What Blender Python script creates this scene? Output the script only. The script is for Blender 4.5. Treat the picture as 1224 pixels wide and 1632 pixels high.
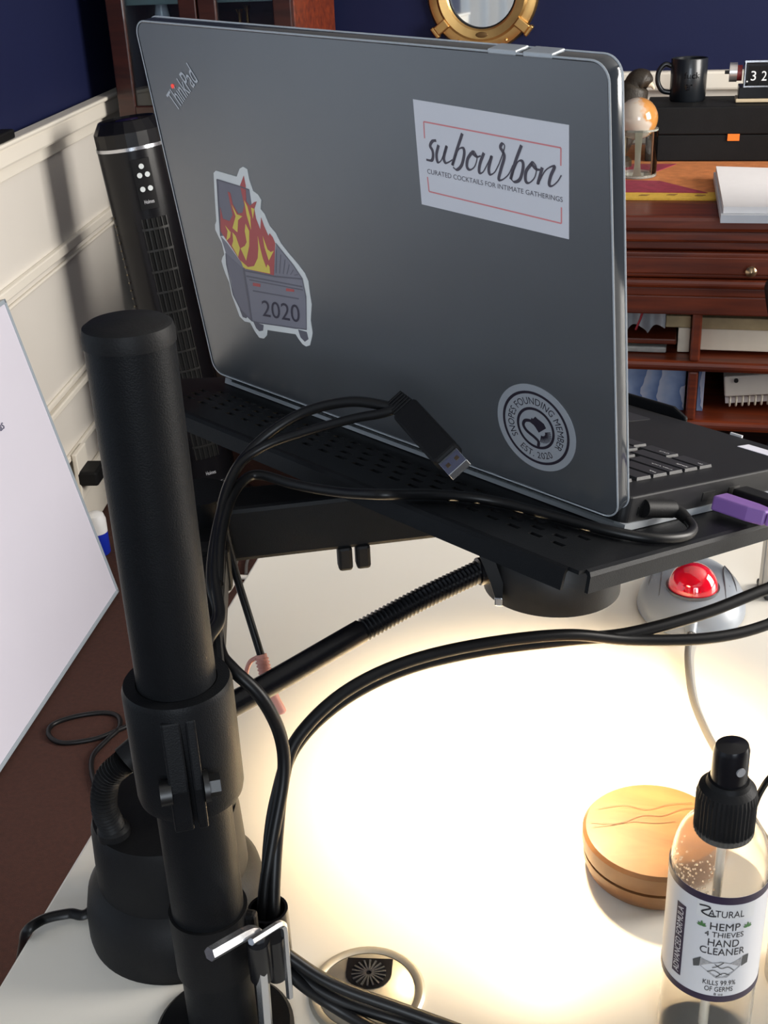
import bpy, math, random
from mathutils import Vector, Matrix
random.seed(7)
V = Vector
for o in list(bpy.data.objects): bpy.data.objects.remove(o)
S = bpy.context.scene
COL = S.collection

# ------------------------------------------------------------------ camera
FPX, CX, CY = 1900.0, 612.0, 816.0            # focal length and centre in pixels of a 1224 x 1632 frame
CAM = V((0, 0, 1.25))
# rows: world axes X, Y, Z in camera coordinates (x right, y down, z forward)
def _frame():
    zc = -V((178/FPX, 3937/FPX, 1)).normalized()
    vx = (1120-CX)/FPX
    yv = -(vx*zc.x+zc.z)/zc.y
    yc = V((vx, yv, 1)).normalized()
    xc = yc.cross(zc)
    return xc, yc, zc
XC, YC, ZC = _frame()
def ray(u, v):
    r = V(((u-CX)/FPX, (v-CY)/FPX, 1))
    return V((XC.dot(r), YC.dot(r), ZC.dot(r)))
def at(u, v, d): return CAM+ray(u, v)*d
def onplane(u, v, n, p):
    r = ray(u, v); return CAM+r*((V(p)-CAM).dot(V(n))/r.dot(V(n)))
def onz(u, v, z): return onplane(u, v, (0, 0, 1), (0, 0, z))
def ony(u, v, y): return onplane(u, v, (0, 1, 0), (0, y, 0))
cd = bpy.data.cameras.new('camera'); cam = bpy.data.objects.new('camera', cd); COL.objects.link(cam)
right = V((XC.x, YC.x, ZC.x)); down = V((XC.y, YC.y, ZC.y)); fwd = V((XC.z, YC.z, ZC.z))
m = Matrix((right, -down, -fwd)).transposed().to_4x4(); m.translation = CAM
cam.matrix_world = m
cd.sensor_fit = 'HORIZONTAL'; cd.sensor_width = 36; cd.lens = 36*FPX/1224; cd.clip_start = .01
S.camera = cam

# ------------------------------------------------------------------ world, windows' daylight, exposure
w = bpy.data.worlds.new('world'); S.world = w; w.use_nodes = True
w.node_tree.nodes['Background'].inputs[0].default_value = (.72, .84, 1, 1)
w.node_tree.nodes['Background'].inputs[1].default_value = .9
def area(name, loc, target, sx, sy, power, col):
    l = bpy.data.lights.new(name, 'AREA'); l.shape = 'RECTANGLE'; l.size = sx; l.size_y = sy; l.energy = power; l.color = col
    o = bpy.data.objects.new(name, l); COL.objects.link(o); o.location = loc
    o.rotation_euler = (V(target)-V(loc)).to_track_quat('-Z', 'Y').to_euler(); return o
area('window_daylight_rear', (.95, -2.72, 1.55), (.6, 0, 1.2), 1.3, 1.5, 62, (.84, .92, 1))
area('window_daylight_right', (2.32, 1.7, 1.55), (-.2, 2.1, .85), 1.3, 1.5, 135, (1, .95, .88))
S.view_settings.view_transform = 'Standard'; S.view_settings.look = 'None'
S.view_settings.exposure = 0.12; S.view_settings.gamma = 1; S.view_settings.use_curve_mapping = False

# ------------------------------------------------------------------ materials
MATS = {}
def mat(name, col, rough=.5, metal=0, noise=0, nscale=40, bump=0, bscale=None, trans=0, alpha=1, emit=None, spec=.5, coat=0, sheen=0, ior=1.45):
    if name in MATS: return MATS[name]
    m = bpy.data.materials.new(name); m.use_nodes = True; nt = m.node_tree; b = nt.nodes['Principled BSDF']
    c = (*col, 1)
    b.inputs['Base Color'].default_value = c; b.inputs['Roughness'].default_value = rough; b.inputs['Metallic'].default_value = metal
    b.inputs['Specular IOR Level'].default_value = spec; b.inputs['IOR'].default_value = ior
    b.inputs['Transmission Weight'].default_value = trans; b.inputs['Alpha'].default_value = alpha
    b.inputs['Coat Weight'].default_value = coat; b.inputs['Sheen Weight'].default_value = sheen
    if emit: b.inputs['Emission Color'].default_value = (*emit[0], 1); b.inputs['Emission Strength'].default_value = emit[1]
    tc = nt.nodes.new('ShaderNodeTexCoord')
    nz = nt.nodes.new('ShaderNodeTexNoise'); nz.inputs['Scale'].default_value = nscale; nz.inputs['Detail'].default_value = 5
    nt.links.new(tc.outputs['Object'], nz.inputs['Vector'])
    mx = nt.nodes.new('ShaderNodeMix'); mx.data_type = 'RGBA'
    k = noise if noise else .06
    mx.inputs[6].default_value = tuple(x*(1-k) for x in col)+(1,); mx.inputs[7].default_value = tuple(min(1, x*(1+k)) for x in col)+(1,)
    nt.links.new(nz.outputs[0], mx.inputs[0]); nt.links.new(mx.outputs[2], b.inputs['Base Color'])
    if bump:
        n2 = nt.nodes.new('ShaderNodeTexNoise'); n2.inputs['Scale'].default_value = bscale or nscale*6; n2.inputs['Detail'].default_value = 3
        nt.links.new(tc.outputs['Object'], n2.inputs['Vector'])
        bp = nt.nodes.new('ShaderNodeBump'); bp.inputs['Strength'].default_value = bump; bp.inputs['Distance'].default_value = .002
        nt.links.new(n2.outputs[0], bp.inputs['Height']); nt.links.new(bp.outputs[0], b.inputs['Normal'])
    MATS[name] = m; return m
def wood(name, c1, c2, scale=6, rough=.3, axis=(1, 12, 12), coat=.3):
    if name in MATS: return MATS[name]
    m = bpy.data.materials.new(name); m.use_nodes = True; nt = m.node_tree; b = nt.nodes['Principled BSDF']
    tc = nt.nodes.new('ShaderNodeTexCoord'); mp = nt.nodes.new('ShaderNodeMapping'); mp.inputs['Scale'].default_value = axis
    nz = nt.nodes.new('ShaderNodeTexNoise'); nz.inputs['Scale'].default_value = scale; nz.inputs['Detail'].default_value = 8; nz.inputs['Distortion'].default_value = .6
    cr = nt.nodes.new('ShaderNodeValToRGB'); cr.color_ramp.elements[0].position = .3; cr.color_ramp.elements[1].position = .7
    cr.color_ramp.elements[0].color = (*c1, 1); cr.color_ramp.elements[1].color = (*c2, 1)
    nt.links.new(tc.outputs['Object'], mp.inputs[0]); nt.links.new(mp.outputs[0], nz.inputs['Vector'])
    nt.links.new(nz.outputs[0], cr.inputs[0]); nt.links.new(cr.outputs[0], b.inputs['Base Color'])
    b.inputs['Roughness'].default_value = rough; b.inputs['Coat Weight'].default_value = coat
    MATS[name] = m; return m
M_navy = mat('navy_paint', (.008, .011, .044), .6, spec=.2, noise=.15, nscale=3, bump=.05, bscale=300)
M_white = mat('cream_trim_paint', (.78, .73, .64), .35, noise=.04, nscale=4)
M_panel = mat('white_wainscot_paint', (.72, .68, .62), .3, noise=.05, nscale=2)
M_ceil = mat('ceiling_paint', (.8, .8, .78), .8)
M_carpet = mat('brown_carpet', (.046, .0145, .0085), .95, noise=.45, nscale=120, bump=.6, bscale=700)
M_desk = mat('white_laminate', (.82, .775, .69), .32, noise=.02, nscale=8)
M_black = mat('black_powder_coat', (.0055, .006, .007), .46, spec=.16, noise=.2, nscale=60, bump=.12, bscale=1400)
M_blackm = mat('black_matte_plastic', (.006, .006, .0065), .55, spec=.22, noise=.2, nscale=60, bump=.08, bscale=900)
M_blackg = mat('black_gloss_plastic', (.006, .006, .0075), .26, spec=.35, noise=.2, nscale=50)
M_cable = mat('black_cable_rubber', (.006, .006, .0065), .38, spec=.3, noise=.2, nscale=80)
M_chrome = mat('polished_steel', (.62, .64, .68), .22, metal=.95, noise=.04)
M_nickel = mat('brushed_nickel', (.60, .55, .45), .42, metal=.75, noise=.15, nscale=200)
M_dsteel = mat('dark_steel', (.05, .05, .05), .42, metal=.9)
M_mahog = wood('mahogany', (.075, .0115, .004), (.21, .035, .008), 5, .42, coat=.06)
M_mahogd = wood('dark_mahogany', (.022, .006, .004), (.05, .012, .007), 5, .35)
M_brass = mat('aged_brass', (.62, .38, .14), .34, metal=1, noise=.25, nscale=30)
M_gold = mat('bright_brass', (.85, .62, .25), .2, metal=1)
M_mirror = mat('mirror_glass', (.9, .92, .92), .03, metal=1, noise=.001)
M_paper = mat('white_paper', (.82, .80, .80), .7, noise=.03)

# ------------------------------------------------------------------ mesh helpers
class MB:
    def __init__(s): s.v = []; s.f = []
    def add(s, vs, fs):
        k = len(s.v); s.v += [V(x) for x in vs]; s.f += [tuple(i+k for i in f) for f in fs]; return s
    def box(s, c, sx, sy, sz, R=None):
        c = V(c); vs = []
        for x in (-1, 1):
            for y in (-1, 1):
                for z in (-1, 1):
                    p = V((x*sx/2, y*sy/2, z*sz/2)); vs.append(c+(R @ p if R else p))
        return s.add(vs, [(0, 1, 3, 2), (4, 6, 7, 5), (0, 4, 5, 1), (2, 3, 7, 6), (0, 2, 6, 4), (1, 5, 7, 3)])
    def lathe(s, prof, o=(0, 0, 0), axis=(0, 0, 1), n=48, closed=False):
        o = V(o); a = V(axis).normalized(); q = V((0, 0, 1)).rotation_difference(a)
        k = len(prof); vs = []; fs = []
        for i in range(n):
            t = 2*math.pi*i/n
            for r, z in prof: vs.append(o+q @ V((r*math.cos(t), r*math.sin(t), z)))
        for i in range(n):
            j = (i+1) % n
            for a_ in range(k-1): fs.append((i*k+a_, j*k+a_, j*k+a_+1, i*k+a_+1))
            if closed: fs.append((i*k+k-1, j*k+k-1, j*k, i*k))
        if not closed:
            if prof[0][0] > 1e-6: fs.append(tuple(i*k for i in range(n))[::-1])
            if prof[-1][0] > 1e-6: fs.append(tuple(i*k+k-1 for i in range(n)))
        return s.add(vs, fs)
    def cyl(s, p0, p1, r0, r1=None, n=24):
        p0 = V(p0); p1 = V(p1); L = (p1-p0).length
        return s.lathe([(r0, 0), (r0 if r1 is None else r1, L)], p0, p1-p0, n)
    def tube(s, pts, r, n=10, rib=None, flat=1.0):
        pts = [V(p) for p in pts]; N = len(pts); vs = []; fs = []
        t = [(pts[min(i+1, N-1)]-pts[max(i-1, 0)]).normalized() for i in range(N)]
        ref = V((0, 0, 1)) if abs(t[0].z) < .9 else V((1, 0, 0))
        nn = t[0].cross(ref).normalized()
        for i in range(N):
            nn = (nn-t[i]*nn.dot(t[i])).normalized(); bb = t[i].cross(nn)
            rr = r(i/(N-1)) if callable(r) else r
            for j in range(n):
                a = 2*math.pi*j/n; vs.append(pts[i]+nn*rr*math.cos(a)+bb*rr*flat*math.sin(a))
        for i in range(N-1):
            for j in range(n): fs.append((i*n+j, i*n+(j+1) % n, (i+1)*n+(j+1) % n, (i+1)*n+j))
        fs.append(tuple(range(n))[::-1]); fs.append(tuple((N-1)*n+j for j in range(n)))
        return s.add(vs, fs)
    def prism(s, poly, F, h0, h1):
        # poly in 2D, F(a,b,h) -> world point
        n = len(poly)
        vs = [F(a, b, h0) for a, b in poly]+[F(a, b, h1) for a, b in poly]
        return s.add(vs, [tuple(range(n))[::-1], tuple(range(n, 2*n))]+[(i, (i+1) % n, (i+1) % n+n, i+n) for i in range(n)])
    def sphere(s, c, rx, ry=None, rz=None, n=24, k=14, R=None):
        ry = ry or rx; rz = rz or rx; c = V(c); vs = []; fs = []
        for i in range(1, k):
            ph = math.pi*i/k
            for j in range(n):
                t = 2*math.pi*j/n; p = V((rx*math.sin(ph)*math.cos(t), ry*math.sin(ph)*math.sin(t), rz*math.cos(ph))); vs.append(c+(R @ p if R else p))
        for i in range(k-2):
            for j in range(n): fs.append((i*n+j, (i+1)*n+j, (i+1)*n+(j+1) % n, i*n+(j+1) % n))
        e = V((0, 0, rz)); e = R @ e if R else e
        vs += [c+e, c-e]; a = (k-1)*n
        for j in range(n): fs.append((a, j, (j+1) % n)); fs.append((a+1, (k-2)*n+(j+1) % n, (k-2)*n+j))
        return s.add(vs, fs)
    def build(s, name, material, parent=None, smooth=True, bevel=0, label=None, seg=2, ang=40):
        me = bpy.data.meshes.new(name); org = V(parent.location) if parent else V((0, 0, 0))
        if parent and parent.parent: org = V(parent['org'])
        if not parent:
            xs = [p.x for p in s.v]; ys = [p.y for p in s.v]; zs = [p.z for p in s.v]
            org = V(((min(xs)+max(xs))/2, (min(ys)+max(ys))/2, min(zs)))
        base = org
        me.from_pydata([tuple(p-base) for p in s.v], [], s.f); me.update()
        import bmesh
        bm = bmesh.new(); bm.from_mesh(me); bmesh.ops.recalc_face_normals(bm, faces=bm.faces); bm.to_mesh(me); bm.free()
        if smooth:
            me.polygons.foreach_set('use_smooth', [True]*len(me.polygons))
        me.materials.append(material)
        o = bpy.data.objects.new(name, me); COL.objects.link(o)
        if parent: o.parent = parent; o['org'] = list(base)
        else: o.location = base; o['org'] = list(base)
        if bevel:
            b = o.modifiers.new('bevel', 'BEVEL'); b.width = bevel; b.segments = seg; b.limit_method = 'ANGLE'; b.angle_limit = math.radians(35)
        if smooth:
            try:
                e = o.modifiers.new('edges', 'EDGE_SPLIT'); e.split_angle = math.radians(ang)
            except Exception: pass
        if label: o['label'] = label
        return o
def thing(name, loc, label, cat, group=None):
    o = bpy.data.objects.new(name, None); COL.objects.link(o); o.location = loc; o.empty_display_size = .02
    return tag(o, label, cat, group)
def tag(o, label, cat, group=None):
    o['label'] = label; o['category'] = cat
    if group: o['group'] = group
    return o
def struct(o): o['kind'] = 'structure'; return o
def cr(pts, k=10):
    pts = [V(p) for p in pts]; P = [pts[0]*2-pts[1]]+pts+[pts[-1]*2-pts[-2]]; out = []
    for i in range(1, len(P)-2):
        a, b, c, d = P[i-1:i+3]
        for j in range(k):
            t = j/k
            out.append(.5*((2*b)+(c-a)*t+(2*a-5*b+4*c-d)*t*t+(3*b-a-3*c+d)*t**3))
    out.append(pts[-1]); return out
def photo(pts): return [at(*p) for p in pts]
def frame(o, a, b, c):
    o = V(o); a = V(a); b = V(b); c = V(c)
    return lambda x, y, z=0: o+a*x+b*y+c*z
def basis(a, b, c): return Matrix((V(a), V(b), V(c))).transposed()
def text_mesh(txt, spacing=1.0):
    c = bpy.data.curves.new('t', 'FONT'); c.body = txt; c.size = 1; c.resolution_u = 4; c.space_character = spacing
    o = bpy.data.objects.new('t', c); COL.objects.link(o)
    dg = bpy.context.evaluated_depsgraph_get(); dg.update()
    me = bpy.data.meshes.new_from_object(o.evaluated_get(dg))
    vs = [(v.co.x, v.co.y) for v in me.vertices]; fs = [tuple(p.vertices) for p in me.polygons]
    bpy.data.objects.remove(o); bpy.data.curves.remove(c); bpy.data.meshes.remove(me)
    x0 = min(v[0] for v in vs); x1 = max(v[0] for v in vs); y0 = min(v[1] for v in vs); y1 = max(v[1] for v in vs)
    return [((x-x0)/(x1-x0), (y-y0)/(y1-y0)) for x, y in vs], fs, (x1-x0)/(y1-y0)
def text(mb, txt, fn, spacing=1.0):
    vs, fs, asp = text_mesh(txt, spacing); mb.add([fn(x, y) for x, y in vs], fs); return mb
def rect_fn(F, x0, y0, x1, y1, h): return lambda x, y: F(x0+(x1-x0)*x, y0+(y1-y0)*y, h)
def quad_fn(F, q, h):
    a, b, c, d = q
    return lambda x, y: F(a[0]*(1-x)*(1-y)+b[0]*x*(1-y)+c[0]*x*y+d[0]*(1-x)*y, a[1]*(1-x)*(1-y)+b[1]*x*(1-y)+c[1]*x*y+d[1]*(1-x)*y, h)

# ================================================================== SETTING
WY = 3.25                                   # back wall plane
WL0 = V((-1.3067, 2.2051, 0)); WLd = V((-.1755, .9845, 0)).normalized(); WLn = V((WLd.y, -WLd.x, 0))   # left wall face (panel rails' front) and its normal into the room
def wl(s, n, z): return WL0+WLd*s+WLn*n+V((0, 0, z))
S_END = (WY-WL0.y)/WLd.y
struct(MB().box((-.1, .3, -.05), 5.2, 6.3, .1).build('floor', M_carpet, smooth=False))
struct(MB().box((-.1, .3, 2.6), 5.2, 6.3, .1).build('ceiling', M_ceil, smooth=False))
def wall_box(name, material, s0, s1, n0, n1, z0, z1, bevel=0, parent=None):
    b = MB(); b.add([wl(s, n, z) for s in (s0, s1) for n in (n0, n1) for z in (z0, z1)], [(0, 1, 3, 2), (4, 6, 7, 5), (0, 4, 5, 1), (2, 3, 7, 6), (0, 2, 6, 4), (1, 5, 7, 3)])
    return b.build(name, material, parent, smooth=False, bevel=bevel)
SL = -1.6
wlft = struct(wall_box('wall_left', M_navy, SL, S_END+.1, -.14, -.03, 0, 2.55))
wall_box('wainscot_panel', M_panel, SL, S_END, -.03, -.018, 0, .90, parent=wlft)
# raised panel mouldings of the wainscot, each rail and stile a piece of its own
for z, h, d in ((.845, .028, .012), (.630, .022, .014), (.606, .008, .008), (.322, .016, .014), (.345, .012, .008), (.195, .014, .010)):
    wall_box('panel_rail', M_white, SL, S_END, -.018, -.018+d, z, z+h, .003, parent=wlft)
t = wall_box('trim_1', M_white, SL, S_END, -.018, .010, .873, .912, .006); struct(t)
t = wall_box('trim_2', M_white, SL, S_END, -.018, .020, .912, .922, .004); struct(t)
struct(wall_box('baseboard_left', M_white, SL, S_END, -.018, .0, 0, .13, .006))
wbk = struct(MB().box((.45, WY+.06, 1.275), 4.1, .12, 2.55).build('wall_back', M_navy, smooth=False))
MB().box((.45, WY-.006, .45), 4.0, .012, .90).build('wainscot_panel', M_panel, wbk, smooth=False)
struct(MB().box((.45, WY-.018, .897), 4.0, .036, .045).build('trim_3', M_white, bevel=.006, smooth=False))
struct(MB().box((.45, WY-.010, .835), 4.0, .02, .045).build('trim_4', M_white, bevel=.006, smooth=False))
struct(MB().box((.45, WY-.012, .07), 4.0, .024, .14).build('baseboard_back', M_white, bevel=.006, smooth=False))
# the rest of the room behind and right of the camera, with its two windows
def window_wall(name, win, F, L, c0, c1, z0, z1):
    b = MB()
    for x0, x1, y0, y1 in ((0, c0, 0, 2.55), (c1, L, 0, 2.55), (c0, c1, 0, z0), (c0, c1, z1, 2.55)):
        b.prism([(x0, y0), (x1, y0), (x1, y1), (x0, y1)], F, 0, .12)
    struct(b.build(name, M_navy, smooth=False))
    f = MB()
    for x0, x1, y0, y1 in ((c0, c1, z0-.06, z0), (c0, c1, z1, z1+.06), (c0-.06, c0, z0-.06, z1+.06), (c1, c1+.06, z0-.06, z1+.06), ((c0+c1)/2-.02, (c0+c1)/2+.02, z0, z1), (c0, c1, (z0+z1)/2-.02, (z0+z1)/2+.02)):
        f.prism([(x0, y0), (x1, y0), (x1, y1), (x0, y1)], F, -.02, .05)
    struct(f.build(win, M_white, smooth=False, bevel=.004))
window_wall('wall_rear', 'window_1', frame((-2.6, -2.8, 0), (1, 0, 0), (0, 0, 1), (0, -1, 0)), 5.1, 2.85, 4.25, .8, 2.3)
window_wall('wall_right', 'window_2', frame((2.4, -2.8, 0), (0, 1, 0), (0, 0, 1), (1, 0, 0)), 6.1, 3.8, 5.2, .8, 2.3)
b = MB(); pts = []
for i in range(90):
    x = -2.45+1.75*i/89; pts.append((x, -2.72+.03*math.sin(i*.9)))
vs = []
for x, y in pts: vs += [(x, y, .02), (x, y, 2.4)]
b.add(vs, [(2*i, 2*i+1, 2*i+3, 2*i+2) for i in range(89)])
M_curt = mat('white_curtain_cloth', (.85, .85, .84), .9, sheen=.3)
tag(b.build('curtain', M_curt), 'long white curtain hanging on the wall behind the camera', 'curtain')

# ================================================================== WHITE DESK
DZ = .74
desk = thing('white_desk', (.35, .7, 0), 'white laminate desk under the laptop stand', 'desk')
dx = V((-.046, .999, 0)).normalized()
p = V((-.3386, .44, 0)); a = p-dx*.12; c = p+dx*.70; rgt = V((dx.y, -dx.x, 0))
poly = [a, a+rgt*1.35, c+rgt*1.35, c]
MB().prism([(q.x, q.y) for q in poly], lambda x, y, h: V((x, y, h)), DZ-.028, DZ).build('tabletop', M_desk, desk, bevel=.002, smooth=False)
for q in (a+dx*.06+rgt*.5, a+dx*.06+rgt*1.28, c-dx*.06+rgt*.5, c-dx*.06+rgt*1.28):
    MB().box((q.x, q.y, (DZ-.028)/2), .05, .05, DZ-.028).build('leg', M_blackm, desk, bevel=.003, smooth=False)

# ================================================================== LAPTOP STAND (pole, arm, tray)
PX, PY = -.203, .404
st = thing('laptop_stand', (PX, PY, DZ), 'black steel pole stand with arm and perforated tray carrying the laptop', 'stand')
MB().lathe([(.0, 0), (.036, 0), (.036, .004), (.034, .006), (.0, .006)], (PX, PY, DZ)).build('base_flange', M_black, st)
MB().lathe([(.0, .003), (.0175, .003), (.0175, .374), (0, .374)], (PX, PY, DZ), n=64).build('pole', M_black, st)
MB().lathe([(.0, .374), (.0180, .374), (.0180, .378), (.0172, .381), (.0150, .3825), (0, .3830)], (PX, PY, DZ), n=64).build('pole_cap', M_blackm, st)
# sleeve above the base
MB().lathe([(.0176, .050), (.0192, .050), (.0192, .088), (.0176, .088)], (PX, PY, DZ), n=48, closed=True).build('sleeve', M_blackm, st)
# clamp collar, split at the front, with ears and bolt
col = MB().lathe([(.0180, .160), (.0238, .160), (.0244, .163), (.0244, .217), (.0234, .220), (.0180, .220)], (PX, PY, DZ), n=56, closed=True).build('clamp_collar', M_black, st)
dc = V((-PX, -PY, 0)).normalized(); dr = V((-dc.y, dc.x, 0)); dr = dr if dr.x > 0 else -dr
cc = V((PX, PY, DZ))
def ear(s, w, name, material, h0=.164, h1=.214, out=.0065):
    q = [(.020, h0-.004), (.024+out*.9, h0-.004), (.024+out, h0+.002), (.024+out, h0+.018), (.0246, h1), (.020, h1)]
    return MB().prism(q, lambda a, b, h: cc+dc*a+V((0, 0, b))+dr*h, s, s+w).build(name, material, col, smooth=False, bevel=.001)
ear(-.0095, .0085, 'clamp_ear', M_black); ear(.0008, .0045, 'clamp_ear', M_black)
bp = cc+dc*.0275+V((0, 0, .181))
MB().cyl(bp+dr*.0055, bp+dr*.0078, .0072, n=24).build('washer', M_dsteel, col)
MB().cyl(bp+dr*.0078, bp+dr*.0125, .0050, n=6).build('hex_nut', M_dsteel, col, smooth=False)
MB().cyl(bp-dr*.0085, bp-dr*.0135, .0055, n=24).build('bolt_head', M_dsteel, col)
# first link: from the collar straight back to the elbow
E0 = V((-.2664, .590, .935))
l0 = V((PX, PY, .935)); ld = (E0-l0).normalized(); ls = V((ld.y, -ld.x, 0))
q = [(.018, -.020), (.06, -.0165), (.19, -.0165), (.205, 0), (.19, .0165), (.06, .0165), (.018, .020)]
MB().prism(q, lambda a, b, h: l0+ld*a+ls*b+V((0, 0, h)), -.011, .011).build('link_arm', M_black, st, smooth=False, bevel=.003)
tp = l0+ld*.055+V((0, 0, .011))
MB().cyl(tp, tp+V((0, 0, .003)), .006, n=6).build('hex_bolt', M_dsteel, st, smooth=False)
MB().cyl(E0+V((0, 0, -.022)), E0+V((0, 0, .026)), .0195, n=40).build('elbow_joint', M_black, st)
# second link: the flat bar under the tray
H0 = V((-.118, .655, .935)); bd = (H0-E0).normalized(); bs = V((bd.y, -bd.x, 0)); bl = (H0-E0).length
bar = MB().prism([(0, -.016), (bl+.02, -.016), (bl+.02, .016), (0, .016)], lambda a, b, h: E0+bd*a+bs*b+V((0, 0, h)), -.0155, .0195).build('arm_bar', M_black, st, smooth=False, bevel=.003)
for k in (.083, .094):
    MB().box(E0+bd*k+bs*.0125+V((0, 0, -.0215)), .0088, .010, .016, basis(bd, bs, (0, 0, 1))).build('cable_clip', M_blackm, bar, smooth=False, bevel=.002)
# laptop frame of reference (hinge corner next to the camera)
LU = V((.8641, -.502, -.037)).normalized(); th = math.radians(-14)
LW = V((.502, .864, 0)).normalized()*math.cos(th)+V((0, 0, math.sin(th))); LW = (LW-LU*LW.dot(LU)).normalized(); LN = LU.cross(LW)
LH = V((-.0225, .5745, .9675))
TF = frame(LH-LN*.008, LU, LW, LN)           # tray: u, w, height over the tray's top
MB().cyl(H0+V((0, 0, -.02)), TF(-.118, .06, -.004), .017, n=32).build('tilt_head', M_black, st)
MB().prism([(-.19, .0), (-.05, .0), (-.05, .13), (-.19, .13)], TF, -.010, -.003).build('mount_plate', M_black, st, smooth=False, bevel=.002)
tray = MB()
# sheet with rows of oblong vent holes: build as a grid of quads with the hole cells left open
us = sorted(set([-.352, .030])); UL, UR, W0, W1 = -.352, .024, -.070, .20
hole = []
for r in range(4):
    for k in range(24):
        u0 = -.322+k*.0142+(r % 2)*.0071; w0 = -.047+r*.0115
        if u0+.008 < .0: hole.append((u0, u0+.0075, w0, w0+.0042))
ue = sorted(set([UL, UR]+[x for h in hole for x in h[:2]])); we = sorted(set([W0, W1]+[x for h in hole for x in h[2:]]))
hs = set()
for h in hole: hs |= {(x, y) for x in [u for u in ue if h[0] <= u < h[1]-1e-7] for y in [q for q in we if h[2] <= q < h[3]-1e-7]}
idx = {}; vs = []; fs = []
def vid(x, y):
    if (x, y) not in idx: idx[(x, y)] = len(vs); vs.append(TF(x, y, 0))
    return idx[(x, y)]
for i in range(len(ue)-1):
    for j in range(len(we)-1):
        if (ue[i], we[j]) not in hs: fs.append((vid(ue[i], we[j]), vid(ue[i+1], we[j]), vid(ue[i+1], we[j+1]), vid(ue[i], we[j+1])))
tray.add(vs, fs)
to = tray.build('tray_sheet', M_black, st, smooth=False)
so = to.modifiers.new('thick', 'SOLIDIFY'); so.thickness = .002; so.offset = -1
lip = .0115
def lipstrip(p0, p1, outd):
    p0 = V(p0); p1 = V(p1); b = MB(); prof = [(0, 0), (.0022, -.0009), (.0032, -.003), (.0036, -lip), (.0016, -lip), (.0012, -.003), (0, -.002)]
    vs = [p0+outd*a+LN*h for a, h in prof]+[p1+outd*a+LN*h for a, h in prof]; k = len(prof)
    b.add(vs, [tuple(range(k))[::-1], tuple(range(k, 2*k))]+[(i, (i+1) % k, (i+1) % k+k, i+k) for i in range(k)])
    return b.build('tray_lip', M_black, st, smooth=False)
lipstrip(TF(UL+.001, W0), TF(UR-.006, W0), -LW); lipstrip(TF(UR, W0+.006), TF(UR, W1), LU); lipstrip(TF(UL, W0+.006), TF(UL, W1), -LU)
# raised stop at the tray's far edge that keeps the laptop from sliding
st_poly = [(-.330, -.002), (-.106, -.002), (-.106, .021), (-.118, .0265), (-.318, .0265), (-.330, .013)]
MB().prism([(x, y) for x, y in st_poly], lambda a, b, h: TF(a, .259+h, b), 0, .004).build('tray_stop', M_black, st, smooth=False, bevel=.0015)
MB().prism([(-.352, .198), (.024, .198), (.024, .264), (-.352, .264)], TF, -.002, 0).build('tray_edge', M_black, st, smooth=False)
# cable holder clipped on the sleeve
ch = V((-.1745, .4055, .0)); 
pass
MB().box((-.186, .4062, .811), .014, .006, .03).build('holder_clip', M_blackm, st, smooth=False, bevel=.002)

# ================================================================== LAPTOP
lap = thing('laptop', LH, 'open black laptop in a clear case with stickers on its lid, on the tray', 'laptop')
LV = V((.049, .158, -.986)); LV = (LV-LU*LV.dot(LU)).normalized(); UP = -LV; OUT = UP.cross(LU); OUT = OUT if OUT.y < 0 else -OUT
LF = frame((-.0225, .576, .9675), LU, UP, OUT)
def rrect(x0, y0, x1, y1, r, k=6):
    out = []
    for cx_, cy_, a0 in ((x1-r, y0+r, -90), (x1-r, y1-r, 0), (x0+r, y1-r, 90), (x0+r, y0+r, 180)):
        for i in range(k+1):
            a = math.radians(a0+90*i/k); out.append((cx_+r*math.cos(a), cy_+r*math.sin(a)))
    return out
M_lid = mat('frosted_case_over_black', (.056, .061, .068), .45, noise=.12, nscale=25, bump=.06, bscale=2500, coat=1, spec=.5); _b = M_lid.node_tree.nodes['Principled BSDF']; _b.inputs['Coat IOR'].default_value = 2.0; _b.inputs['Coat Roughness'].default_value = .34
M_clear = mat('clear_case_plastic', (.70, .75, .80), .12, trans=.55, spec=.9, noise=.03); M_rimd = mat('clear_case_wall', (.030, .034, .040), .09, spec=.7, noise=.03)
M_lapblk = mat('black_soft_touch', (.010, .010, .011), .5, spec=.22, noise=.12, nscale=90, bump=.05, bscale=2500)
M_key = mat('black_keycap', (.018, .018, .020), .42, noise=.1)
M_wprint = mat('white_print', (.62, .62, .64), .5)
LWD, LHT = .335, .235
MB().prism(rrect(-LWD+.002, .002, -.002, LHT-.002, .007), LF, -.009, -.0012).build('lid', M_lapblk, lap, smooth=False)
MB().prism(rrect(-LWD+.0012, .0012, -.0012, LHT-.0012, .0075), LF, -.0012, 0).build('lid_cover', M_lid, lap, smooth=False, label='frosted back of the clear case')
ro = rrect(-LWD, 0, 0, LHT, .009, 8); ri = rrect(-LWD+.0011, .0011, -.0011, LHT-.0011, .0080, 8); n = len(ro)
b = MB(); vs = [LF(x, y, h) for h, pl in ((-.0095, ro), (-.0005, ro), (.0004, [(x*.4+u_*.6, y*.4+v_*.6) for (x, y), (u_, v_) in zip(ro, ri)]), (0, ri), (-.0095, ri)) for x, y in pl]
b.add(vs, [(k*n+i, k*n+(i+1) % n, ((k+1) % 5)*n+(i+1) % n, ((k+1) % 5)*n+i) for k in range(5) for i in range(n)])
rim = b.build('case_rim', M_rimd, lap, label='glossy see-through rim of the case')
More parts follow.
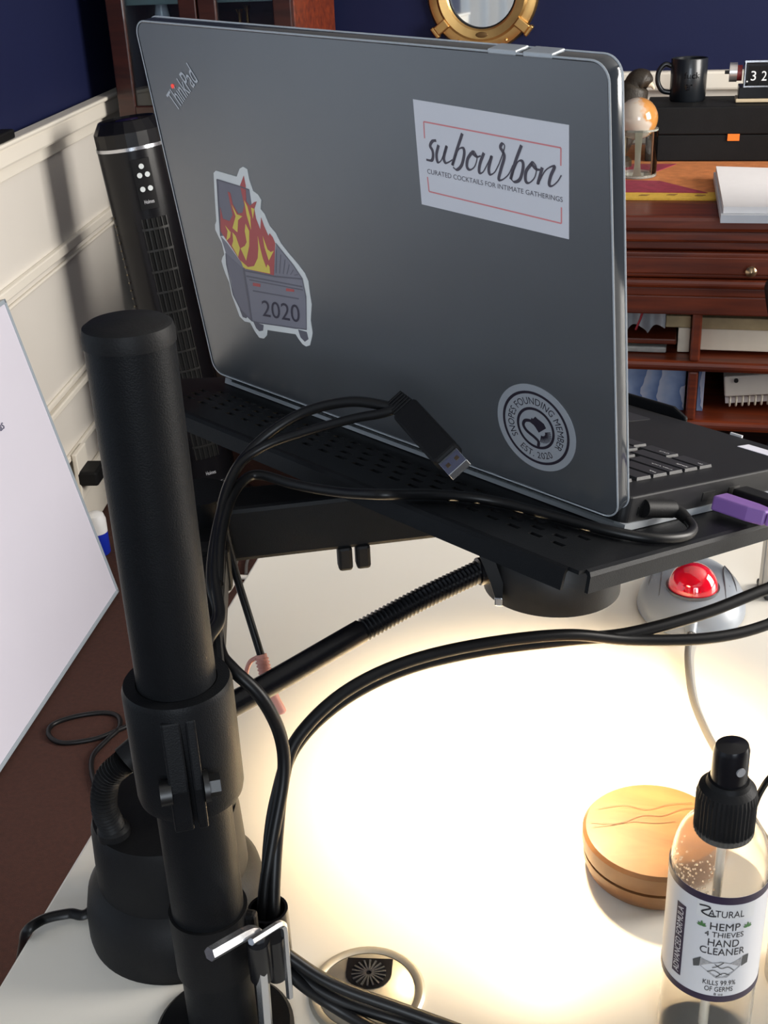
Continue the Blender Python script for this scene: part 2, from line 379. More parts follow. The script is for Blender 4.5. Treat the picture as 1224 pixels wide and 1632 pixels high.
for h_, rr_, ins_ in ((.0002, .00055, .0002), (-.0094, .0006, .0)):
    MB().tube([LF(x, y, h_) for x, y in rrect(-LWD+ins_, ins_, -ins_, LHT-ins_, .009, 8)+[(-ins_-.009+.009*math.cos(-math.pi/2), ins_+.009+.009*math.sin(-math.pi/2))]], rr_, 8).build('rim_glint', M_clear, rim, label='thin pale bead standing in for the glint along the clear case edge')  # glints on the rim edges modelled as thin pale tubes
for x in (-.045, -.065):
    MB().prism([(x, LHT-.001), (x+.016, LHT-.001), (x+.016, LHT+.0012), (x, LHT+.0012)], LF, -.009, .0012).build('case_clip', M_clear, lap, smooth=False, bevel=.0006)
M_screen = mat('dark_screen', (.01, .01, .012), .25)
MB().prism(rrect(-LWD+.012, .018, -.012, LHT-.012, .002), LF, -.0096, -.009).build('screen', M_screen, lap, smooth=False)
BF = frame(LH, LU, LW, LN)
MB().prism(rrect(-.333, .010, -.002, .254, .006), BF, -.0062, .0115).build('base', M_lapblk, lap, smooth=False, bevel=.0012)
MB().prism([(-.333, .010), (-.002, .010), (-.002, .252), (-.333, .252)], lambda a, b_, h: BF(-.1675+(a+.1675)*1.006, b_, h), -.0075, -.0035).build('case_bottom', M_clear, lap, smooth=False, label='clear case under the base')
for x in (-.31, -.03):
    for y in (.03, .22): MB().cyl(BF(x, y, -.008), BF(x, y, -.0062), .007).build('rubber_foot', M_blackm, lap)
for x in (-.29, -.045): MB().cyl(BF(x-.02, .010, .007), BF(x+.02, .010, .007), .0055, n=20).build('hinge', M_blackg, lap)
keymesh = {}
P = .0188
rows = [(.032, .010, [1]*15), (.0470, .0158, [1]*13+[2]), (.0655, .0158, [1.5]+[1]*12+[1.5]), (.0840, .0158, [1.75]+[1]*11+[2.25]), (.1025, .0158, [2.25]+[1]*10+[2.75]), (.1210, .0158, [1.25, 1.25, 1, 1.25, 5, 1.25, 1, 1, 1, 1])]
legend = {(0, 0): 'Esc', (2, 0): 'Tab', (3, 0): 'Caps Lock', (4, 0): 'Shift', (5, 0): 'Fn', (5, 1): 'Ctrl'}
for ri_, (b0, hh, ws) in enumerate(rows):
    x = -.020
    for ki, wd in enumerate(ws):
        kw = wd*P-.0030; key = (round(kw, 5), hh)
        if key not in keymesh:
            mb = MB(); t_ = .0006
            vs = [(-kw, 0, 0), (0, 0, 0), (0, hh, 0), (-kw, hh, 0), (-kw+t_, t_, .0018), (-t_, t_, .0018), (-t_, hh-t_, .0018), (-kw+t_, hh-t_, .0018)]
            me = bpy.data.meshes.new('keycap')
            me.from_pydata([tuple(LU*p_[0]+LW*p_[1]+LN*p_[2]) for p_ in vs], [], [(3, 2, 1, 0), (4, 5, 6, 7), (0, 1, 5, 4), (1, 2, 6, 5), (2, 3, 7, 6), (3, 0, 4, 7)])
            me.materials.append(M_key); keymesh[key] = me
        k = bpy.data.objects.new('keycap', keymesh[key]); COL.objects.link(k); k.parent = lap
        k.location = BF(x, b0, .0116)-LH; k['org'] = list(BF(x, b0, .0116))
        if (ri_, ki) in legend:
            tx = legend[(ri_, ki)]; wl_ = min(kw*.7, .0016*len(tx))
            text(MB(), tx, lambda a, c_, x=x, b0=b0, wl_=wl_: BF(x-.002-wl_*a, b0+.0075-.0024*c_, .0136)).build('legend', M_wprint, k, smooth=False)
        x -= wd*P
MB().prism([(-.022, .219), (-.044, .219), (-.044, .236), (-.022, .236)], lambda a, c_, h: BF(a, c_, h), .0116, .0119).build('palm_rest_label', mat('pale_label', (.62, .62, .70), .5), lap, smooth=False)
MB().prism([(-.058, .2535), (-.067, .2535), (-.067, .2555), (-.058, .2555)], BF, .006, .013).build('edge_strip', M_wprint, lap, smooth=False)
MB().prism(rrect(-.215, .150, -.115, .225, .003), BF, .0116, .0119).build('touchpad', M_key, lap, smooth=False)
# ports on the left side
for y0, y1 in ((.022, .032), (.040, .050), (.095, .110), (.128, .142)):
    MB().prism([(y0, -.001), (y1, -.001), (y1, .004), (y0, .004)], lambda a, c_, h: BF(-.0022+h, a, c_+.001), 0, .0006).build('port', M_dsteel, lap, smooth=False)
MM = .001
def LFm(a, b_, h=0): return LF(a*MM, b_*MM, h)
# maker's name on the corner of the lid
M_logo = mat('silver_logo', (.50, .52, .55), .35, metal=.3)
lg = text(MB(), 'ThinkPad', quad_fn(LFm, ((-311.4, 183.5), (-284.9, 203.5), (-292.1, 213.7), (-319.4, 192.5)), .0003)).build('lid_logo', M_logo, lap, smooth=False, label='silver slanted lettering on the lid corner')
M_red = mat('red_lacquer', (.75, .06, .05), .3, emit=((1, .08, .05), .4))
MB().cyl(LFm(-310.8, 198.6, 0), LFm(-310.8, 198.6, .0006), .0013, n=16).build('red_dot', M_red, lg)
# ---- sticker 1: rectangular brand card
M_stk = mat('white_sticker_vinyl', (.60, .60, .64), .42, noise=.02)
M_ink = mat('dark_purple_ink', (.075, .066, .085), .5)
M_rink = mat('coral_ink', (.62, .22, .23), .5)
s1 = MB().prism([(-115.1, 208.8), (-22.0, 206.0), (-24.6, 152.2), (-117.0, 155.2)], LFm, 0, .0004).build('sticker', M_stk, lap, smooth=False, label='white rectangular sticker with brush lettering and coral frame')
SUB = [[(-102.3, 190.0), (-104.9, 189.3), (-106.7, 186.8), (-105.5, 184.7), (-105.4, 182.0), (-106.7, 179.5), (-110.3, 179.4)], [(-101.0, 187.9), (-103.0, 183.0), (-102.7, 179.2), (-100.3, 180.3), (-97.3, 185.3), (-95.7, 188.1), (-98.3, 182.1), (-97.6, 179.5), (-95.3, 180.1), (-92.8, 181.6)], [(-84.8, 195.4), (-89.2, 187.0), (-93.1, 178.9), (-91.8, 181.3), (-88.2, 187.1), (-85.1, 188.2), (-84.8, 185.3), (-87.1, 179.6), (-90.4, 176.9), (-92.8, 177.8)], [(-80.0, 186.6), (-82.8, 183.2), (-83.7, 179.3), (-81.9, 178.0), (-78.8, 180.0), (-76.8, 184.4), (-78.0, 187.2), (-79.5, 186.7), (-76.8, 185.1), (-74.3, 185.8)], [(-72.2, 187.5), (-75.2, 181.9), (-76.1, 177.6), (-73.7, 178.0), (-69.8, 183.4), (-67.6, 186.6), (-69.9, 180.4), (-69.4, 177.4), (-66.4, 178.9), (-63.2, 183.5)], [(-63.2, 183.5), (-60.4, 189.0), (-59.2, 192.4), (-60.5, 193.3), (-61.8, 191.4), (-60.4, 189.3), (-59.9, 186.8), (-62.5, 180.6), (-64.2, 175.8), (-62.0, 175.8), (-58.0, 178.9), (-54.9, 183.8)], [(-49.1, 193.9), (-53.4, 185.5), (-56.8, 176.9), (-55.7, 179.2), (-52.0, 185.6), (-49.2, 186.3), (-49.0, 183.1), (-51.2, 177.6), (-54.6, 175.7), (-56.8, 176.9)], [(-43.9, 185.9), (-47.3, 181.8), (-47.9, 177.3), (-45.9, 176.5), (-42.5, 179.5), (-41.1, 184.1), (-42.5, 186.5), (-43.6, 185.8), (-41.3, 183.7), (-39.1, 183.6)], [(-37.7, 184.9), (-39.3, 180.7), (-40.7, 176.5), (-37.0, 182.5), (-33.7, 185.4), (-30.7, 186.2), (-33.1, 181.5), (-34.2, 177.4), (-32.5, 176.9), (-29.3, 179.5), (-27.0, 182.7)]]
def ribbon(mb, pts, F, h, wfun, closed=False):
    N = len(pts); vs = []
    for i in range(N):
        d = pts[min(i+1, N-1)]-pts[max(i-1, 0)]; d = d.normalized() if d.length > 1e-9 else V((1, 0, 0)); nn = V((-d.y, d.x, 0)); wd = wfun(d, i/(N-1))/2
        vs += [F(pts[i].x+nn.x*wd, pts[i].y+nn.y*wd, h), F(pts[i].x-nn.x*wd, pts[i].y-nn.y*wd, h)]
    mb.add(vs, [(2*i, 2*i+1, 2*i+3, 2*i+2) for i in range(N-1)])
b = MB()
for k, s_ in enumerate(SUB):
    ribbon(b, cr([V((x, y, 0)) for x, y in s_], 7), LFm, .00055+k*.00001, lambda d, t_: .65+1.05*max(0, min(1, .5-.9*d.y)))
b.build('brush_lettering', M_ink, s1, smooth=False)
b = MB()
for pl in ([(-110.0, 190.2), (-109.4, 198.5), (-26.7, 195.3), (-27.2, 187.0)], [(-110.8, 170.5), (-110.8, 162.9), (-28.3, 159.4), (-27.9, 167.3)]):
    for (x0, y0), (x1, y1) in zip(pl, pl[1:]): ribbon(b, [V((x0, y0, 0)), V((x1, y1, 0))], LFm, .0005, lambda d, t_: .75)
b.build('coral_frame', M_rink, s1, smooth=False)
text(MB(), 'CURATED COCKTAILS FOR INTIMATE GATHERINGS', quad_fn(LFm, ((-110.6, 172.3), (-27.0, 169.9), (-26.9, 172.3), (-110.4, 174.8)), .00052)).build('small_lettering', M_ink, s1, smooth=False)
# ---- sticker 2: burning dumpster cut-out
DU = {'outer': [(-288.2, 148.8), (-285.7, 150.5), (-266.4, 149.4), (-262.0, 154.9), (-258.7, 156.4), (-255.2, 155.4), (-255.3, 149.1), (-253.8, 142.5), (-249.9, 140.9), (-247.6, 137.8), (-249.8, 131.8), (-247.0, 129.2), (-244.4, 122.3), (-239.9, 118.5), (-237.0, 112.8), (-230.8, 106.9), (-224.5, 101.8), (-219.7, 96.8), (-217.6, 92.1), (-218.1, 84.0), (-218.2, 76.8), (-219.3, 73.3), (-221.7, 65.4), (-222.0, 57.0), (-223.3, 53.7), (-226.4, 47.5), (-230.2, 45.7), (-233.3, 46.6), (-236.1, 49.4), (-238.2, 52.3), (-254.3, 50.2), (-265.9, 48.8), (-267.7, 44.4), (-271.5, 41.3), (-275.9, 40.9), (-279.2, 44.4), (-282.4, 50.2), (-288.1, 49.8), (-292.3, 52.4), (-294.3, 60.3), (-296.0, 66.9), (-295.8, 75.5), (-297.8, 81.1), (-298.8, 86.0), (-299.2, 89.7), (-297.3, 92.6), (-294.7, 95.1), (-294.8, 102.6), (-296.7, 106.3), (-298.7, 110.9), (-297.8, 114.3), (-295.7, 117.1), (-292.2, 132.7)],
'back': [(-285.9, 145.2), (-264.2, 143.7), (-256.5, 142.9), (-257.2, 132.6), (-275.5, 117.2), (-288.1, 108.6), (-294.5, 107.5), (-290.0, 127.5)],
'bin': [(-294.5, 107.5), (-289.1, 103.6), (-277.3, 90.9), (-276.7, 89.0), (-248.5, 90.0), (-241.0, 112.1), (-228.1, 100.3), (-222.2, 93.2), (-221.7, 81.7), (-226.6, 58.4), (-237.8, 56.2), (-272.7, 52.4), (-280.1, 52.1), (-289.4, 57.9), (-294.0, 67.3), (-293.3, 77.7), (-294.3, 88.5), (-292.5, 96.4)],
'side': [(-292.5, 96.4), (-277.9, 88.8), (-276.6, 72.7), (-280.1, 52.1), (-289.4, 57.9), (-294.0, 67.3), (-293.3, 77.7), (-294.3, 88.5)],
'wheel1': [(-290.6, 58.0), (-283.5, 54.8), (-285.4, 52.6), (-289.1, 52.7)], 'wheel2': [(-278.9, 51.9), (-268.7, 51.6), (-270.5, 47.3), (-274.5, 45.9), (-277.1, 47.5)], 'wheel3': [(-234.9, 56.4), (-227.0, 56.6), (-226.5, 51.7), (-230.5, 49.0), (-233.9, 51.2)],
'red': [(-277.7, 91.7), (-285.0, 101.0), (-289.9, 106.7), (-293.4, 111.0), (-288.4, 127.0), (-288.2, 119.9), (-281.9, 119.3), (-277.5, 124.0), (-277.7, 138.7), (-275.5, 138.3), (-275.3, 131.3), (-271.8, 125.7), (-267.3, 127.1), (-264.1, 132.3), (-264.5, 144.4), (-259.2, 151.1), (-259.2, 145.2), (-261.6, 135.0), (-258.9, 132.7), (-254.1, 135.7), (-251.6, 136.5), (-255.3, 131.3), (-255.4, 125.2), (-253.3, 118.5), (-250.4, 126.7), (-249.1, 121.6), (-246.7, 115.7), (-245.1, 117.6), (-242.9, 115.6), (-241.6, 111.9), (-248.5, 90.0), (-276.7, 89.0)],
'yA': [(-278.8, 94.0), (-277.5, 90.1), (-275.4, 89.2), (-251.8, 90.5), (-251.1, 95.1), (-252.5, 96.5), (-254.4, 93.7), (-256.1, 99.8), (-256.7, 106.1), (-256.8, 114.0), (-258.5, 105.8), (-261.0, 98.9), (-266.2, 92.7), (-272.6, 90.8)],
'yB': [(-284.5, 102.8), (-280.5, 96.1), (-276.9, 102.5), (-278.7, 110.3), (-281.1, 112.3), (-282.2, 106.4)], 'yC': [(-276.2, 102.6), (-273.1, 95.0), (-267.1, 105.9), (-264.2, 115.9), (-266.4, 120.3), (-268.5, 115.2), (-268.8, 108.0), (-271.4, 105.1)],
'yD': [(-287.2, 115.7), (-285.8, 112.3), (-289.2, 105.2), (-284.6, 108.4), (-282.9, 111.9)], 'yE': [(-280.2, 115.2), (-276.1, 113.1), (-273.0, 121.5), (-268.0, 124.7), (-273.1, 125.1), (-276.3, 130.8), (-274.7, 123.6)],
'yF': [(-263.2, 135.5), (-263.6, 126.2), (-262.2, 117.0), (-260.5, 125.1), (-261.3, 131.9)], 'yG': [(-252.0, 114.8), (-252.3, 107.7), (-250.6, 99.2), (-244.1, 106.8), (-247.2, 105.4), (-249.8, 106.6)], 'yH': [(-258.0, 131.7), (-258.3, 124.7), (-255.1, 131.4)],
'l1': [(-276.3, 88.2), (-248.6, 89.8), (-222.2, 93.2), (-222.2, 92.4), (-248.8, 88.8), (-276.4, 87.1)], 'l2': [(-276.2, 84.5), (-223.5, 87.9), (-223.5, 87.1), (-276.2, 83.5)], 'l3': [(-273.8, 82.3), (-223.5, 85.7), (-223.5, 85.1), (-273.8, 81.6)], 'l4': [(-272.3, 75.2), (-228.9, 78.9), (-229.0, 78.1), (-272.4, 74.3)], 'l5': [(-278.4, 89.1), (-276.7, 89.0), (-279.4, 52.2), (-281.0, 52.3)],
'r1': [(-270.8, 80.6), (-263.5, 81.2), (-264.2, 79.0), (-271.4, 78.4)], 'r2': [(-239.0, 83.4), (-231.5, 84.1), (-232.0, 82.4), (-239.5, 81.4)]}
M_bing = mat('sticker_grey_lilac', (.20, .195, .23), .45); M_bind = mat('sticker_dark_grey', (.115, .11, .135), .45); M_bins = mat('sticker_mid_grey', (.165, .16, .195), .45)
M_fred = mat('sticker_flame_red', (.42, .085, .085), .45); M_fyel = mat('sticker_flame_yellow', (.70, .56, .10), .45)
import bmesh
def flat(name, polys, material, parent, h0, h1):
    # concave polygons: triangulated prisms
    b = MB()
    for pl in polys:
        pl = [V((x, y, 0)) for x, y in pl]
        from mathutils.geometry import tessellate_polygon
        tri = tessellate_polygon([pl]); n = len(pl)
        vs = [LFm(q_.x, q_.y, h0) for q_ in pl]+[LFm(q_.x, q_.y, h1) for q_ in pl]
        b.add(vs, [tuple(j+n for j in t_) for t_ in tri]+[(i, (i+1) % n, (i+1) % n+n, i+n) for i in range(n)])
    return b.build(name, material, parent, smooth=False)
M_stk2 = mat('white_sticker_border', (.66, .67, .66), .42)
s2 = flat('sticker', [DU['outer']], M_stk2, lap, 0, .0004); s2['label'] = 'white-bordered cut-out sticker of a burning grey dumpster'
flat('dumpster_lid', [DU['back']], M_bins, s2, .0004, .0005)
flat('dumpster_body', [DU['bin']], M_bing, s2, .0004, .00055)
flat('dumpster_side', [DU['side']], M_bins, s2, .0005, .0006)
flat('caster', [DU['wheel1'], DU['wheel2'], DU['wheel3']], M_bind, s2, .0004, .00052)
flat('flame', [DU['red']], M_fred, s2, .0005, .00065)
flat('flame_core', [DU['y'+k] for k in 'ABCDEFGH'], M_fyel, s2, .0006, .00072)
flat('ribs', [DU['l'+k] for k in '12345'], M_bind, s2, .0005, .0007)
flat('red_marks', [DU['r1'], DU['r2']], M_fred, s2, .0005, .00068)
b = MB(); P4 = [(-285.9, 145.2), (-264.2, 143.7), (-256.5, 142.9)]
ribbon(b, [V((*q_, 0)) for q_ in P4], LFm, .0007, lambda d, t_: .9); ribbon(b, [V((-285.9, 145.2, 0)), V((-290, 127.5, 0)), V((-294.3, 107.5, 0))], LFm, .0007, lambda d, t_: .9)
ribbon(b, [V((-241, 112.1, 0)), V((-228.1, 100.3, 0)), V((-222.2, 93.2, 0)), V((-221.7, 81.7, 0)), V((-226.6, 58.4, 0)), V((-272.7, 52.4, 0)), V((-280.1, 52.1, 0)), V((-289.4, 57.9, 0)), V((-294, 67.3, 0)), V((-294.3, 88.5, 0)), V((-292.5, 96.4, 0))], LFm, .0007, lambda d, t_: .8)
for k in range(6): ribbon(b, [V((-246+k*3.4, 92+.4*k, 0)), V((-241.5+k*3.2, 108-k*2.6, 0))], LFm, .0007, lambda d, t_: .5)
b.build('outline', M_bind, s2, smooth=False)
text(MB(), '2020', quad_fn(LFm, ((-267.5, 58.4), (-231.4, 61.9), (-229.5, 74.3), (-265.5, 69.9)), .0008)).build('year_lettering', mat('sticker_black', (.04, .035, .055), .5), s2, smooth=False)
# ---- sticker 3: round badge
RC = (-51.4, 40.9); M_silv = mat('silver_grey_sticker', (.30, .32, .35), .42, metal=.15); M_bink = mat('badge_black_ink', (.018, .014, .024), .45)
def circ(r, n=72): return [(RC[0]+r*math.cos(2*math.pi*i/n), RC[1]+r*math.sin(2*math.pi*i/n)) for i in range(n)]
s3 = MB().prism(circ(26), LFm, 0, .0004).build('sticker', M_silv, lap, smooth=False, label='round silver-grey badge sticker with black ring lettering')
def ring(mb, r0, r1, h, n=72):
    vs = [LFm(*q_, h) for q_ in circ(r0, n)]+[LFm(*q_, h) for q_ in circ(r1, n)]
    mb.add(vs, [(i, (i+1) % n, (i+1) % n+n, i+n) for i in range(n)])
b = MB(); ring(b, 20.6, 22.2, .0005); ring(b, 11.0, 12.6, .0005); b.build('badge_rings', M_bink, s3, smooth=False)
def arc(txt, r0, r1, a0, a1):      # angles in degrees, letters read clockwise when r1 > r0
    def fn(x, y):
        a = math.radians(a0+(a1-a0)*x); r = r0+(r1-r0)*y; return LFm(RC[0]+r*math.cos(a), RC[1]+r*math.sin(a), .0005)
    return fn
b = MB()
text(b, 'SNOPES FOUNDING MEMBER', arc('', 14.4, 18.6, 212, -34), 1.05)
text(b, 'EST. 2020', arc('', 18.6, 14.6, 232, 306), 1.05)
b.build('badge_lettering', M_bink, s3, smooth=False)
b = MB()
ribbon(b, cr([V((x, y, 0)) for x, y in [(-50.3, 29.9), (-50.0, 33.0), (-52.5, 35.0), (-57.5, 37.6), (-59.6, 40.6), (-58.4, 43.6), (-55.2, 44.6), (-52.6, 43.6)]], 6), LFm, .0005, lambda d, t_: 1.9)
pl = [(-54.8, 44.6), (-53.6, 46.9), (-52.8, 46.3), (-51.1, 48.3), (-49.6, 47.2), (-48.6, 46.9), (-45.6, 45.4), (-44.3, 43.0), (-49.4, 38.8), (-51.5, 41.6)]
b.add([LFm(x, y, .00052) for x, y in pl], [(0, 9, 8, 7, 6, 5, 4, 3, 2, 1)])
for k in range(13):
    a = math.radians(-105+k*10); c0 = (-47.2, 39.4)
    ribbon(b, [V((c0[0]+2.0*math.cos(a), c0[1]+2.0*math.sin(a), 0)), V((c0[0]+(6.4-.09*abs(k-6))*math.cos(a), c0[1]+(6.4)*math.sin(a), 0))], LFm, .0005, lambda d, t_: .55)
b.build('badge_emblem', M_bink, s3, smooth=False)

# ================================================================== GOOSENECK LAMP
LB = V((-.258, .478, DZ))
lamp = thing('gooseneck_lamp', LB, 'black gooseneck desk lamp with bell-shaped base, its dome shining under the tray', 'lamp')
base = MB().lathe([(0, 0), (.0515, 0), (.052, .004), (.0515, .018), (.0490, .031), (.0450, .0365), (.0425, .039), (.0420, .055), (.0412, .074), (.0395, .080), (.0, .0805)], LB, n=64).build('lamp_base', M_blackm, lamp)
cup = LB+V((.017, .010, .0))
MB().lathe([(.0205, .070), (.0215, .092), (.0198, .092), (.0190, .082)], cup, n=40, closed=True).build('pen_cup', M_blackm, lamp)
n0 = onz(181, 1322, DZ+.083)
MB().lathe([(.0, -.004), (.0088, -.004), (.0088, .001), (.007, .003), (0, .003)], n0).build('neck_socket', M_blackm, lamp)
D0 = at(881, 890, .735)
j0 = at(203, 1210, .618); j1 = at(224, 1192, .620)
neck = cr([n0, at(166, 1285, .628), at(172, 1240, .622), j0], 14)
def ribs(N, r, amp): return lambda t_: r+amp*math.cos(t_*N*2*math.pi)
def dense(pts, k): return cr(pts, k)
MB().tube(dense(neck[::4]+[neck[-1]], 12), ribs(26, .0065, .0007), 14).build('lower_gooseneck', M_blackm, lamp)
MB().tube([j0+(j0-j1)*.2, j0, j1, j1+(j1-j0)*.3], .0082, 18).build('neck_joint', M_blackm, lamp)
k1 = at(575, 1006, .690); k2 = at(762, 911, .722)
MB().tube(cr([j1, at(372, 1122, .652), k1], 12), .0070, 18).build('rigid_tube', M_blackg, lamp)
MB().tube(cr([k1, at(670, 955, .705), k2], 60), ribs(30, .0064, .0007), 14).build('upper_gooseneck', M_blackg, lamp)
MB().tube([k2, k2.lerp(D0, .35)], .0085, 18).build('shade_collar', M_blackg, lamp)
ax = V((.02, .03, .99)).normalized()
R0 = .0420
prof = [(R0*math.sin(math.pi/2*i/14), R0*.95*math.cos(math.pi/2*i/14)-.004) for i in range(15)]+[(R0*1.005, -.018)]
prof2 = [(r-.0018 if r > .003 else 0, z-.0018 if z > -.01 else z) for r, z in prof][::-1]
prof[0] = (0.0001, prof[0][1]); prof2[-1] = (0.0001, prof2[-1][1])
M_shade = mat('black_lamp_shade', (.010, .010, .0105), .5, noise=.15, nscale=60, bump=.05, bscale=900)
MB().lathe(prof+prof2, D0, ax, 56, closed=True).build('lamp_shade', M_shade, lamp)
tb = [at(u_, v_, .712) for u_, v_ in ((762, 880), (784, 880), (802, 930), (800, 958), (790, 956), (782, 930))]
MB().add(tb+[p_+fwd*.004 for p_ in tb], [(0, 1, 2, 3, 4, 5), (11, 10, 9, 8, 7, 6)]+[(i, (i+1) % 6, (i+1) % 6+6, i+6) for i in range(6)]).build('shade_bracket', M_blackm, lamp, smooth=False)
MB().box(at(795, 958, .7135), .005, .003, .006).build('bracket_tip', M_chrome, lamp, smooth=False, bevel=.0008)
M_bulb = mat('lit_bulb', (1, .9, .7), .5, emit=((1, .80, .50), 8))
MB().sphere(D0+ax*.0295, .0042, n=16, k=10).build('bulb', M_bulb, lamp)
lin = [(max(.0001, (R0-.0024)*math.sin(math.pi/2*i/14)), (R0*.95-.0008)*math.cos(math.pi/2*i/14)-.0066) for i in range(15)]+[(R0-.0022, -.0175)]
MB().lathe(lin+[(max(.0001, r_-.0005), z_-.0004) for r_, z_ in lin[::-1]], D0, ax, 48, closed=True).build('shade_lining', mat('white_shade_lining', (.92, .88, .80), .6), lamp)
l = bpy.data.lights.new('lamp_glow', 'SPOT'); l.energy = 8.5; l.color = (1, .76, .46); l.shadow_soft_size = .012; l.spot_size = math.radians(178); l.spot_blend = .1
lo = bpy.data.objects.new('lamp_glow', l); COL.objects.link(lo); lo.location = D0+ax*.0245; lo.rotation_euler = ax.to_track_quat('Z', 'Y').to_euler()
tag(MB().tube(cr([LB+V((-.046, .010, .008)), onz(140, 1455, DZ+.006), onz(110, 1456, DZ+.005), onz(70, 1465, DZ+.006), onz(42, 1485, DZ+.004), onz(36, 1510, DZ-.04), onz(30, 1535, DZ-.20)], 8), .0032, 10, flat=.8).build('lamp_cord', M_cable), 'short black power cord running from the lamp base over the desk edge', 'cord')

# ================================================================== SMALL THINGS ON THE DESK
# cable grommet
gc = onz(585, 1582, DZ); gr = thing('desk_grommet', gc, 'round brushed nickel cable grommet in the desk top beside the pole', 'grommet')
MB().lathe([(.0262, .0), (.0315, .0), (.0315, .0012), (.030, .0026), (.0275, .0026), (.0262, .0016)], gc, n=56, closed=True).build('outer_ring', M_nickel, gr)
MB().lathe([(0, .0), (.0258, .0), (.0258, .0014), (.025, .0019), (0, .0019)], gc, n=56).build('cap', M_nickel, gr)
gd = (onz(590, 1540, DZ)-gc); gd = V((gd.x, gd.y, 0)).normalized(); gs = V((gd.y, -gd.x, 0))
GF = frame(gc, gs, gd, (0, 0, 1))
pl = [(-.0125, .0215), (.0125, .0215), (.0125, .011)]+[(.0125*math.cos(math.radians(-a)), .011+.0105*math.sin(math.radians(-a))) for a in range(15, 180, 15)]+[(-.0125, .011)]
ins = MB().prism(pl, GF, .0015, .0026).build('brush_opening', M_blackg, gr, smooth=False)
for k in range(18):
    a = 2*math.pi*k/18
    MB().prism([(-.0004, .0015), (.0004, .0015), (.0005, .0095), (-.0005, .0095)], lambda x, y, h, a=a: GF(x*math.cos(a)-y*math.sin(a), .011+(x*math.sin(a)+y*math.cos(a))*.95, h), .0026, .0032).build('bristle', mat('dark_bristle', (.05, .05, .055), .35), ins, smooth=False)
# turned wooden box
wc = V((.008, .5715, DZ)); wb = thing('wooden_box', wc, 'round spalted wood box with flat lid beside the spray bottle', 'box')
M_maple = wood('spalted_maple', (.125, .050, .015), (.25, .120, .042), 8, .5, (1.5, 6, 2), .15)
MB().lathe([(0, 0), (.036, 0), (.0395, .003), (.0415, .009), (.0415, .0135), (.0395, .0142), (0, .0142)], wc, n=64).build('box_base', M_maple, wb)
ld_ = MB().lathe([(0, .0150), (.0395, .0150), (.0418, .0158), (.0425, .0195), (.0425, .0265), (.0405, .0285), (.0, .0292)], wc, n=64).build('box_lid', M_maple, wb)
M_crack = mat('dark_spalt_line', (.07, .028, .01), .6)
b = MB()
for pts in ([(-.036, .012), (-.02, .018), (-.006, .016), (.008, .024), (.022, .028)], [(-.038, -.006), (-.022, .000), (-.008, .010), (.004, .012), (.018, .022), (.034, .024)], [(-.04, -.002), (-.025, -.001), (-.014, .003), (.0, .004), (.012, .008)]):
    ribbon(b, cr([V((x*.95, y*.95, 0)) for x, y in pts], 5), lambda x, y, h: wc+V((x, y, h)), .02935, lambda d, t_: .0004)
b.build('spalt_lines', M_crack, ld_, smooth=False)
# spray bottle
BX = V((.037, .456, DZ))
sb = thing('spray_bottle', BX, 'clear hand cleaner spray bottle with black sprayer and printed label', 'bottle')
M_pet = mat('clear_pet_plastic', (.97, .95, .91), .14, trans=.96, ior=1.12, noise=.01)
M_liq = mat('clear_liquid', (.98, .95, .89), .05, trans=1, spec=.1, ior=1.03, noise=.01)
RB = .0228
pr = [(0, 0), (RB-.003, 0), (RB, .003), (RB, .110)]+[(RB-(RB-.0125)*(1-math.cos(a)), .110+.024*math.sin(a)) for a in [math.pi/2*i/8 for i in range(1, 9)]]+[(.0115, .137)]
MB().lathe(pr+[(r-.0009 if r > .002 else 0, max(z, .002) if i < 2 else z) for i, (r, z) in enumerate(pr)][::-1], BX, n=64).build('bottle_body', M_pet, sb)
MB().lathe([(0, .003), (RB-.0016, .003), (RB-.0014, .100), (0, .100)], BX, n=48).build('liquid', M_liq, sb)
b = MB(); rd = random.Random(3)
for k in range(110):
    a_ = rd.uniform(-1.25, -.05); z_ = rd.triangular(.088, .122, .098); d_ = cd_ = V((-BX.x, -BX.y, 0)).normalized(); e_ = V((-d_.y, d_.x, 0)); e_ = e_ if e_.x > 0 else -e_
    b.sphere(BX+(d_*math.cos(a_)+e_*math.sin(a_))*(RB-.0004-(max(0, z_-.112)*.28))+V((0, 0, z_+.012)), rd.uniform(.0003, .00065), n=8, k=5)
dr_o = b.build('condensation_droplets', M_pet, sb); dr_o['kind'] = 'stuff'
MB().tube([BX+V((0, 0, .006)), BX+V((0, 0, .07)), BX+V((0, 0, .14))], .0022, 12).build('dip_tube', mat('milky_tube', (.85, .83, .78), .3, trans=.4), sb)
rib_ = MB(); nR = 80
prof = [(.0130, .130), (.0138, .131), (.0138, .151), (.0128, .155), (.0100, .1575), (.0092, .160), (.0, .160)]
rib_.lathe(prof, BX, n=nR)
for i in range(nR):
    for j in (1, 2):
        p_ = rib_.v[i*len(prof)+j]; d_ = (V((p_.x, p_.y, 0))-V((BX.x, BX.y, 0)))
        if i % 2: rib_.v[i*len(prof)+j] = p_-d_*.045
MB.build(rib_, 'ribbed_collar', M_blackm, sb, ang=25)
cdir = V((-BX.x, -BX.y, 0)).normalized(); crt = V((-cdir.y, cdir.x, 0)); crt = crt if crt.x > 0 else -crt
nz_ = MB().lathe([(.0, .160), (.0082, .160), (.0080, .176), (.0072, .1785), (.0, .1795)], BX, n=40)
for i, p_ in enumerate(nz_.v):
    if p_.z > BX.z+.17: nz_.v[i] = p_+V((0, 0, (p_-BX).dot(crt)*.12))
nzo = nz_.build('spray_head', M_blackg, sb)
